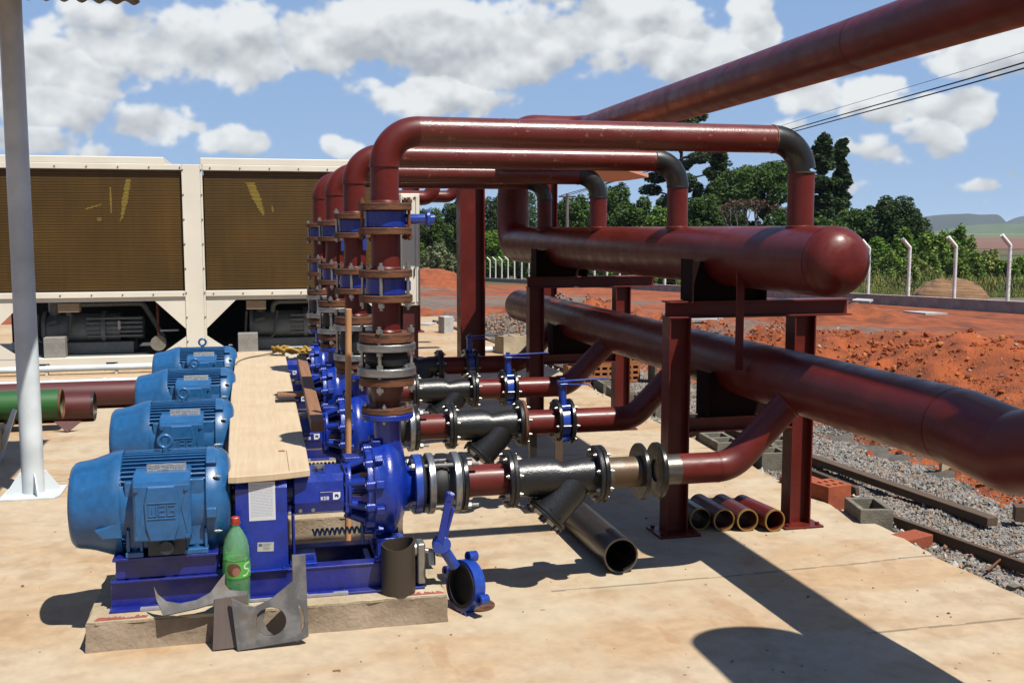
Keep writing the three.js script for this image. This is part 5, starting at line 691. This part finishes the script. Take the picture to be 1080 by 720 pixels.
// ------------------------------------------------------------------ fence
{
  const FX = 23.1, wall = thing('low_wall', 'long low grey concrete wall under the white fence posts', 'wall', V(0, 0, 0)), pos = []; const g = [];
  const white = M(lin(1.25, 1.22, 1.16), .7, { scale: 5 });
  for (let k = 0; k < 45; k++) { const z0 = -24.5 - k * 2.2, z1 = z0 - 2.2, y = Math.min(ground(FX, z0), ground(FX, z1)); const b = box(FX - .08, FX + .08, -.3, .34, z1, z0, .01); const p = b.attributes.position; for (let i = 0; i < p.count; i++) p.setY(i, p.getY(i) + ground(FX - 1, p.getZ(i))); g.push(b); }
  mesh('wall_body', g, C(concreteTex([.60, .55, .53], [.80, .74, .71], 601), 1.2, .004), wall);
  const capm = g.map((b) => { const p = b.attributes.position; const c = b.clone(); const q = c.attributes.position; for (let i = 0; i < q.count; i++) { const yb = ground(FX - 1, q.getZ(i)); q.setY(i, q.getY(i) - yb < .1 ? yb + .335 : yb + .36); q.setX(i, FX + (q.getX(i) - FX) * 1.12); } return c; }); mesh('wall_cap', capm, M(lin(.95, .85, .76), .8), wall);
  const postG = mg(sweep(route([V(0, 0, 0), V(0, 2.1, 0), V(-.33, 2.43, 0)], .05, 4), .075, { seg: 4 }).rotateY(0));
  const names = { 2: 'white bent-topped fence post at the right edge of the photo', 3: 'white bent-topped fence post, second from the right edge', 4: 'white bent-topped fence post, third from the right edge', 5: 'white bent-topped fence post just right of the domed header end' };
  for (let n = 2; n < 34; n++) { const z = -23.64 - n * 2.63; const t = thing('fence_post', names[n] ?? (n > 19 ? 'small distant white fence post seen left of the upper header' : 'white fence post partly hidden behind the header pipes'), 'fence post', V(FX + (n % 3 - 1) * .01, ground(FX - 1, z), z), names[n] ? 'near white fence posts' : n > 19 ? 'distant white fence posts' : 'half hidden white fence posts'); mesh('post', postG, white, t); }
  const mt = tex(64, (u, v) => { const a = Math.abs(((u + v) % 1) - .5), b = Math.abs(((u - v + 2) % 1) - .5); const k = a > .465 || b > .465 ? .6 : 0; return [k, k, k]; }, false); const am = mt.clone(); am.repeat.set(1 / .12, 1 / .12); am.needsUpdate = true;
  const q = new THREE.PlaneGeometry(92, 1.6, 60, 1).rotateY(-Math.PI / 2).translate(FX, 0, -24.5 - 46); const qp = q.attributes.position; for (let i = 0; i < qp.count; i++) qp.setY(i, qp.getY(i) + .8 + .44 + ground(FX - 1, qp.getZ(i))); uvm(q);
  const ml = thing('chain_link_mesh', 'thin grey chain-link mesh stretched between the white fence posts', 'fence mesh', V(0, 0, 0)); mesh('wire_mesh', q, new THREE.MeshStandardMaterial({ color: lin(.2, .2, .2), roughness: .6, metalness: .3, alphaMap: am, transparent: true, side: THREE.DoubleSide }), ml);
}

// ------------------------------------------------------------------ trees, bushes, grass
function leaves(out, c, r, n, size, flat = 1, shell = .45) {   // small leaf faces through an ellipsoid of radii r about c
  for (let i = 0; i < n; i++) {
    const u = rr(-1, 1), a = rnd() * 6.2832, k = Math.pow(rnd(), shell * .6), s = Math.sqrt(1 - u * u), d = V(Math.cos(a) * s, u, Math.sin(a) * s);
    const p = V(c.x + d.x * r.x * k, c.y + d.y * r.y * k, c.z + d.z * r.z * k), t = V(rr(-1, 1), rr(-.7, .4) * flat, rr(-1, 1)).normalize(), b = t.clone().cross(V(rr(-1, 1), rr(.2, 1), rr(-1, 1))).normalize(), L = size * rr(.6, 1.4), wd = L * rr(.35, .6);
    const A = p.clone().addScaledVector(t, -L / 2), D = p.clone().addScaledVector(t, L / 2), B = p.clone().addScaledVector(b, wd / 2), E = p.clone().addScaledVector(b, -wd / 2);
    out.push(A, B, D, A, D, E);
  }
}
function leafGeo(pts) { const g = new THREE.BufferGeometry(), a = new Float32Array(pts.length * 3); pts.forEach((p, i) => { a[i * 3] = p.x; a[i * 3 + 1] = p.y; a[i * 3 + 2] = p.z; }); g.setAttribute('position', new THREE.BufferAttribute(a, 3)); g.computeVertexNormals(); const col = new Float32Array(pts.length * 3); for (let i = 0; i < pts.length; i += 6) { const k = rr(.65, 1.3), y = rr(.85, 1.15); for (let q = 0; q < 6; q++) { col[(i + q) * 3] = k * y; col[(i + q) * 3 + 1] = k; col[(i + q) * 3 + 2] = k; } } g.setAttribute('color', new THREE.BufferAttribute(col, 3)); g.setAttribute('uv', new THREE.BufferAttribute(new Float32Array(pts.length * 2), 2)); return g; }
const leafMat = (c) => new THREE.MeshPhysicalMaterial({ specularIntensity: .2, color: lin(...c), vertexColors: true, roughness: .8, side: THREE.DoubleSide, transmission: .25, thickness: 0 });
const G = { dark: leafMat([.075, .13, .042]), deep: leafMat([.10, .185, .04]), mid: leafMat([.19, .34, .05]), light: leafMat([.29, .45, .08]), yellow: leafMat([.38, .47, .12]), grey: leafMat([.30, .35, .18]), brown: leafMat([.17, .12, .07]) };
const bark = M(lin(.10, .08, .06), .95, { bump: .01, bs: 1 }), paleBark = M(lin(.26, .23, .19), .95);
function tree(kind, label, px, top, hw, w, mat, o = {}) {
  if (w < 70) w *= 1.2; const g0 = at(px, 250, w), y0 = ground(g0.x, g0.z) - .1, H = at(px, top, w).y - y0, R = hw / F * w, t = thing(o.name ?? 'broadleaf_tree', label, o.cat ?? 'tree', V(g0.x, y0, g0.z), o.group);
  const br = [], pts = [], N = (o.n ?? 7000) * 2.5, ls = (o.ls ?? .34) * .92;
  if (kind === 'round') {
    const cr = H * (o.base ?? .25), n = Math.round((o.lobes ?? 16) * 1.9); br.push(sweep([V(0, 0, 0), V(rr(-.2, .2), cr, 0), V(rr(-.4, .4), H * .7, 0)], (q) => lerp(.035 * H, .008 * H, q), { seg: 10 }));
    for (let i = 0; i < n; i++) { const a = i * 2.4, v = (i + .5) / n, rad = Math.sqrt(Math.sin(Math.PI * (.12 + .8 * v))), c = V(Math.cos(a) * R * .72 * rad * rr(.45, 1.15), lerp(cr, H * .86, v) + rr(-.05, .05) * H, Math.sin(a) * R * .62 * rad), s = rr(.2, .42); if (i % 2) br.push(sweep([V(0, cr * .8, 0), c.clone().multiplyScalar(.6).setY(lerp(cr, c.y, .6)), c], (q) => lerp(.014 * H, .004 * H, q), { seg: 6 })); leaves(pts, c, V(R * s * 1.15, Math.max(R * s * .85, H * .11), R * s * 1.15), N / n, ls); }
  } else if (kind === 'conifer') {
    br.push(sweep([V(0, 0, 0), V(.1, H * .5, 0), V(0, H * .99, 0)], (q) => lerp(.028 * H, .004 * H, q), { seg: 10 })); const L = Math.round((o.tiers ?? 16) * 1.7);
    for (let k = 0; k < L; k++) { const v = (k + .4) / L, y = lerp(H * (o.base ?? .18), H * .97, v) + rr(-.03, .03) * H, rad = R * 1.25 * Math.pow(1 - v, .6) * rr(.35, 1.2) + R * .1, nb = 4; for (let j = 0; j < nb; j++) { const a = j / nb * 6.28 + k * 1.3 + rr(-.3, .3), e = rad * rr(.6, 1.15), c = V(Math.cos(a) * e * .6, y - e * .12 + rr(-.03, .03) * H, Math.sin(a) * e * .6); if (rnd() < .4) br.push(rod(V(0, y, 0), V(Math.cos(a) * e, y - e * .2, Math.sin(a) * e), .004 * H, 5)); leaves(pts, c, V(Math.abs(Math.cos(a)) * e * .5 + .12 * R, H / L * .8, Math.abs(Math.sin(a)) * e * .5 + .12 * R), N / L / nb, ls, .7); } }
  } else if (kind === 'umbrella') {
    br.push(sweep([V(0, 0, 0), V(.3, H * .45, 0), V(0, H * .6, 0)], (q) => lerp(.03 * H, .018 * H, q), { seg: 10 })); const n = 26;
    for (let i = 0; i < n; i++) { const a = i * 2.4, e = R * Math.sqrt((i + .3) / n), c = V(Math.cos(a) * e, H * (.88 - .14 * Math.pow(e / R, 2)) + rr(-.10, .07) * H, Math.sin(a) * e); br.push(sweep([V(0, H * .5, 0), c.clone().multiplyScalar(.55).setY(H * .66), c], (q) => lerp(.013 * H, .004 * H, q), { seg: 6 })); leaves(pts, c, V(R * .36, H * .085, R * .36), N / n, ls, .9); }
  } else if (kind === 'pine') {
    br.push(sweep([V(0, 0, 0), V(.2, H * .5, 0), V(.1, H, 0)], (q) => lerp(.024 * H, .005 * H, q), { seg: 10 })); const n = o.lobes ?? 22;
    for (let i = 0; i < n; i++) { const v = (i + .5) / n, y = lerp(H * .42, H * .98, v), a = i * 2.4, e = R * (.35 + .65 * Math.sin(Math.PI * clamp(.25 + v * .7))) * rr(.4, 1), c = V(Math.cos(a) * e, y + e * .06, Math.sin(a) * e); br.push(sweep([V(.1, y - e * .2, 0), c], (q) => lerp(.008 * H, .003 * H, q), { seg: 6 })); leaves(pts, c, V(R * .33, H * .035, R * .33), N / n, ls, .5); }
  } else if (kind === 'bare') {
    const grow = (p, d, L, r, k) => { const e = p.clone().addScaledVector(d, L); br.push(rod(p, e, r, 5)); if (k) for (let i = 0; i < 3; i++) grow(e, d.clone().add(V(rr(-.6, .6), rr(-.1, .4), rr(-.6, .6))).normalize(), L * .72, r * .62, k - 1); else leaves(pts, e, V(.5, .4, .5), 16, ls); }; grow(V(0, 0, 0), V(0, 1, 0), H * .3, .02 * H, 4);
  } else { // bush: a heap of leaf clumps from the ground up
    const n = (o.lobes ?? 12) * 2; br.push(rod(V(0, 0, 0), V(0, H * .5, 0), .04, 6)); for (let i = 0; i < n; i++) { const a = i * 2.4, e = R * .8 * Math.sqrt((i + .2) / n), q = Math.sqrt(1 - Math.pow(e / R, 2)), c = V(Math.cos(a) * e * rr(.7, 1.2), H * q * rr(.25, .8), Math.sin(a) * e * .8); leaves(pts, c, V(R * rr(.14, .3), H * rr(.14, .3), R * .28), N / n, ls); }
  }
  mesh('trunk', br, kind === 'bare' ? paleBark : bark, t); const m = new THREE.Mesh(leafGeo(pts), mat); m.name = 'crown'; m.castShadow = m.receiveShadow = true; t.add(m); return t;
}
{
  const T = tree;
  // far left gap
  T('round', 'dark leafy tree seen between the chiller and the tall red column', 452, 212, 26, 105, G.deep, { n: 6000, base: .15 });
  T('round', 'dark tree crown just left of the tall red column', 482, 205, 22, 112, G.dark, { n: 5000 });
  T('bush', 'pale grey-green bush below the dark trees left of the tall column', 462, 252, 20, 92, G.grey, { n: 3500, name: 'bush', cat: 'bush' });
  T('bush', 'green bush at the foot of the trees beside the chiller end', 448, 255, 16, 96, G.mid, { n: 2500, name: 'bush', cat: 'bush' });
  T('round', 'dense dark tree between the tall column and the riser pipe', 519, 203, 24, 128, G.dark, { n: 6500, base: .1 });
  T('round', 'bright green tree low between the tall column and the riser', 515, 240, 24, 124, G.mid, { n: 5000, base: .1 });
  T('round', 'dark tree directly behind the riser pipe', 548, 198, 28, 128, G.deep, { n: 5000, base: .1 });
  // middle
  T('round', 'mid green tree behind the pale utility pole', 605, 200, 24, 96, G.deep, { n: 6500, base: .1 });
  T('round', 'dark green tree between the arching pipe drops, left part', 645, 188, 30, 104, G.deep, { n: 7500, base: .12 });
  T('round', 'leafy tree between the second and third pipe drops', 668, 206, 27, 90, G.deep, { n: 7500, base: .1 });
  T('pine', 'tall thin pine rising above the second arching pipe', 716, 119, 38, 112, G.dark, { n: 6500, name: 'pine_tree', ls: .4 });
  T('round', 'green tree behind the second pipe drop', 738, 200, 26, 92, G.deep, { n: 6500, base: .1 });
  T('conifer', 'dark pointed conifer between the second and first drops', 757, 156, 25, 108, G.dark, { n: 7000, name: 'conifer', ls: .42 });
  T('umbrella', 'broad flat-crowned tree left of the frontmost pipe drop', 806, 164, 44, 104, G.deep, { n: 8000, name: 'umbrella_tree', ls: .36 });
  T('bare', 'half bare brownish tree under the flat-crowned tree', 792, 196, 20, 94, G.brown, { name: 'bare_tree', ls: .3 });
  T('round', 'low brown and green tree before the flat-crowned tree', 772, 214, 22, 98, G.deep, { n: 4500, base: .1 });
  T('conifer', 'tallest dark conifer right of the frontmost pipe drop', 866, 139, 24, 100, G.dark, { n: 9000, name: 'conifer', ls: .42, tiers: 18 });
  T('conifer', 'second dark conifer touching the tallest one on its right', 884, 146, 20, 104, G.dark, { n: 7500, name: 'conifer', ls: .42, tiers: 17 });
  T('conifer', 'dark conifer partly hidden by the frontmost black elbow', 845, 160, 18, 108, G.dark, { n: 5000, name: 'conifer', ls: .42 });
  T('round', 'round dark tree right of the conifers, above the domed header', 945, 203, 36, 86, G.dark, { n: 11000, base: .12, ls: .3, lobes: 22 });
  T('round', 'dark tree between the conifers and the round tree', 905, 216, 30, 90, G.deep, { n: 8000, base: .1, ls: .3 });
  T('round', 'leafy tree low behind the header right of the frontmost drop', 872, 222, 26, 84, G.deep, { n: 6000, base: .1, ls: .3 });
  T('round', 'leafy tree low behind the header left of the frontmost drop', 828, 216, 24, 88, G.deep, { n: 5500, base: .1, ls: .3 });
  T('round', 'green crown behind the header between the two front drops', 700, 214, 22, 86, G.mid, { n: 5000, base: .1 });
  // bushes behind the fence
  [[925, 243, 26, 60, 'mid', 'bush close right of the domed header end'], [955, 236, 26, 66, 'mid', 'tall green bush under the round dark tree'], [985, 238, 24, 60, 'light', 'light green bush between second and third fence posts from the right'], [1008, 236, 26, 64, 'mid', 'bush on the skyline right of the round tree'], [1020, 256, 24, 50, 'light', 'light bush behind the second fence post from the right'], [1045, 262, 22, 52, 'yellow', 'yellow-green bush left of the rightmost fence post'], [1072, 258, 24, 50, 'light', 'light green bush at the right edge'], [1098, 262, 24, 50, 'yellow', 'yellow-green bush beyond the right edge'], [940, 262, 24, 50, 'light', 'low light bush near the third fence post from the right'], [968, 268, 20, 48, 'yellow', 'low yellowish bush before the taller green one'], [905, 262, 24, 52, 'mid', 'bush hidden partly by the domed header end'], [470, 246, 44, 124, 'deep', 'far hedge between the chiller and the tall column'], [530, 244, 44, 126, 'mid', 'far hedge behind the distant fence posts'], [590, 236, 44, 120, 'deep', 'far hedge beside the utility pole'], [650, 236, 44, 116, 'deep', 'far hedge behind the third pipe drop'], [720, 232, 44, 112, 'deep', 'far hedge behind the second pipe drop'], [790, 230, 44, 108, 'deep', 'far hedge under the flat-crowned tree'], [850, 232, 40, 104, 'mid', 'far hedge under the conifers'], [600, 262, 40, 86, 'deep', 'dark undergrowth below the trees behind the far header'], [660, 255, 40, 80, 'mid', 'undergrowth between the drops of the third and second pipes'], [545, 250, 26, 128, 'mid', 'undergrowth behind the riser elbow'], [740, 250, 40, 80, 'mid', 'undergrowth behind the second pipe drop'], [800, 248, 40, 78, 'mid', 'undergrowth below the flat-crowned tree'], [860, 250, 36, 76, 'mid', 'undergrowth below the tallest conifer']].forEach(([x, y, h, w, m, l]) => T('bush', l, x, y, h, w, G[m], { name: 'bush', cat: 'bush', n: 6000, ls: w < 55 ? .2 : w > 100 ? .4 : .28, lobes: 14 }));
  // tall grass
  const out = []; for (let i = 0; i < 34; i++) { const a = rnd() * 6.28, e = rr(0, .5), b = V(Math.cos(a) * e, 0, Math.sin(a) * e), tip = b.clone().add(V(rr(-.35, .35), rr(.4, 1), rr(-.35, .35))), s = V(rr(-1, 1), 0, rr(-1, 1)).normalize().multiplyScalar(.025), m = b.clone().lerp(tip, .55).add(V(0, .12, 0)); out.push(b.clone().add(s), b.clone().sub(s), m, m.clone().add(s), m.clone().sub(s), tip); }
  const im = new THREE.InstancedMesh(leafGeo(out), new THREE.MeshStandardMaterial({ color: lin(.24, .31, .08), vertexColors: true, roughness: .9, side: THREE.DoubleSide }), 5200), m = new THREE.Matrix4(), q = new THREE.Quaternion(), c = new THREE.Color(); let k = 0;
  while (k < 5200) { const a = YAW + rr(.16, .55), d = 38 + 50 * Math.pow(rnd(), 1.4), x = Math.sin(a) * d, z = -Math.cos(a) * d; if (x < 24.2 || z - (-40 + (x - 24) * .12) > -6.2) continue; q.setFromAxisAngle(UP, rnd() * 6); const s = rr(.5, 1.2) * (d > 60 ? 1.1 : .55); m.compose(V(x, ground(x, z) - .05, z), q, V(s, s * rr(.7, 1.2), s)); im.setMatrixAt(k, m); const g = rnd(); c.setRGB(lerp(.7, 1.7, g), lerp(.9, 1.25, g), .9); im.setColorAt(k++, c); }
  im.name = 'tall_grass'; im.userData.kind = 'stuff'; im.castShadow = im.receiveShadow = true; tag(im, 'tall green and yellowish grass behind the white fence', 'grass'); scene.add(im);
  // far bank of grass left, behind distant posts
  const dm = at(1003, 300, 47), hm = new THREE.SphereGeometry(1, 40, 16, 0, 6.2832, 0, 1.6), p = hm.attributes.position; for (let i = 0; i < p.count; i++) { const n = fbm(p.getX(i) * 3 + 5, p.getZ(i) * 3, 4, 1e6, 33); p.setXYZ(i, p.getX(i) * 1.75 * (1 + .2 * (n - .5)), p.getY(i) * (.75 + .5 * n) + .25 * (fbm(p.getX(i) * 9, p.getZ(i) * 9 + p.getY(i) * 5, 4, 1e6, 36) - .5), p.getZ(i) * 1.4); } hm.computeVertexNormals(); struct('dirt_mound', hm.translate(dm.x, ground(dm.x, dm.z) - .05, dm.z), M(lin(.33, .18, .085), 1, { bump: .04, bs: 1, scale: 2 }));
}
// utility pole and cables
{
  const b = at(598, 262, 84), y = ground(b.x, b.z), t = thing('utility_pole', 'pale round utility pole before the trees behind the upper header', 'pole', V(b.x, y, b.z)); mesh('pole_shaft', sweep([V(0, 0, 0), V(0, 7.2, 0)], (q) => lerp(.17, .12, q), { seg: 14 }), paleBark, t); mesh('crossarm', box(-.7, .7, 6.9, 7.02, -.06, .06), bark, t);
  [[840, 137, 1080, 72, .028, 'lower thick black cable crossing the sky at right'], [836, 135, 1080, 66, .028, 'upper thick black cable crossing the sky at right'], [820, 133, 1080, 55, .010, 'thin cable above the two thick ones at right']].forEach(([x0, y0, x1, y1, r, l], k) => { const A = V(b.x + (k - 1) * .5, y + 7.05, b.z), P = at(x0, y0 + 1, 58), Q = at(x1, y1, 34), E = at(x1 + (x1 - x0) * .9, y1 - (y0 - y1) * 1.0, 24); const c = thing('power_cable', l, 'cable'); mesh('cable', sweep(new THREE.CatmullRomCurve3([A, P, Q, E]).getPoints(60), r, { seg: 6 }), dark, c); });
}
// the colours above are one stop bright: bring every material to its real-world base colour
{ const done = new Set(); scene.traverse((o) => { if (o.isMesh && !done.has(o.material)) { done.add(o.material); o.material.color.multiplyScalar(.485); } }); }
scene.fog = new THREE.FogExp2(new THREE.Color(.62, .74, .92), .00006);
renderer.render(scene, camera);
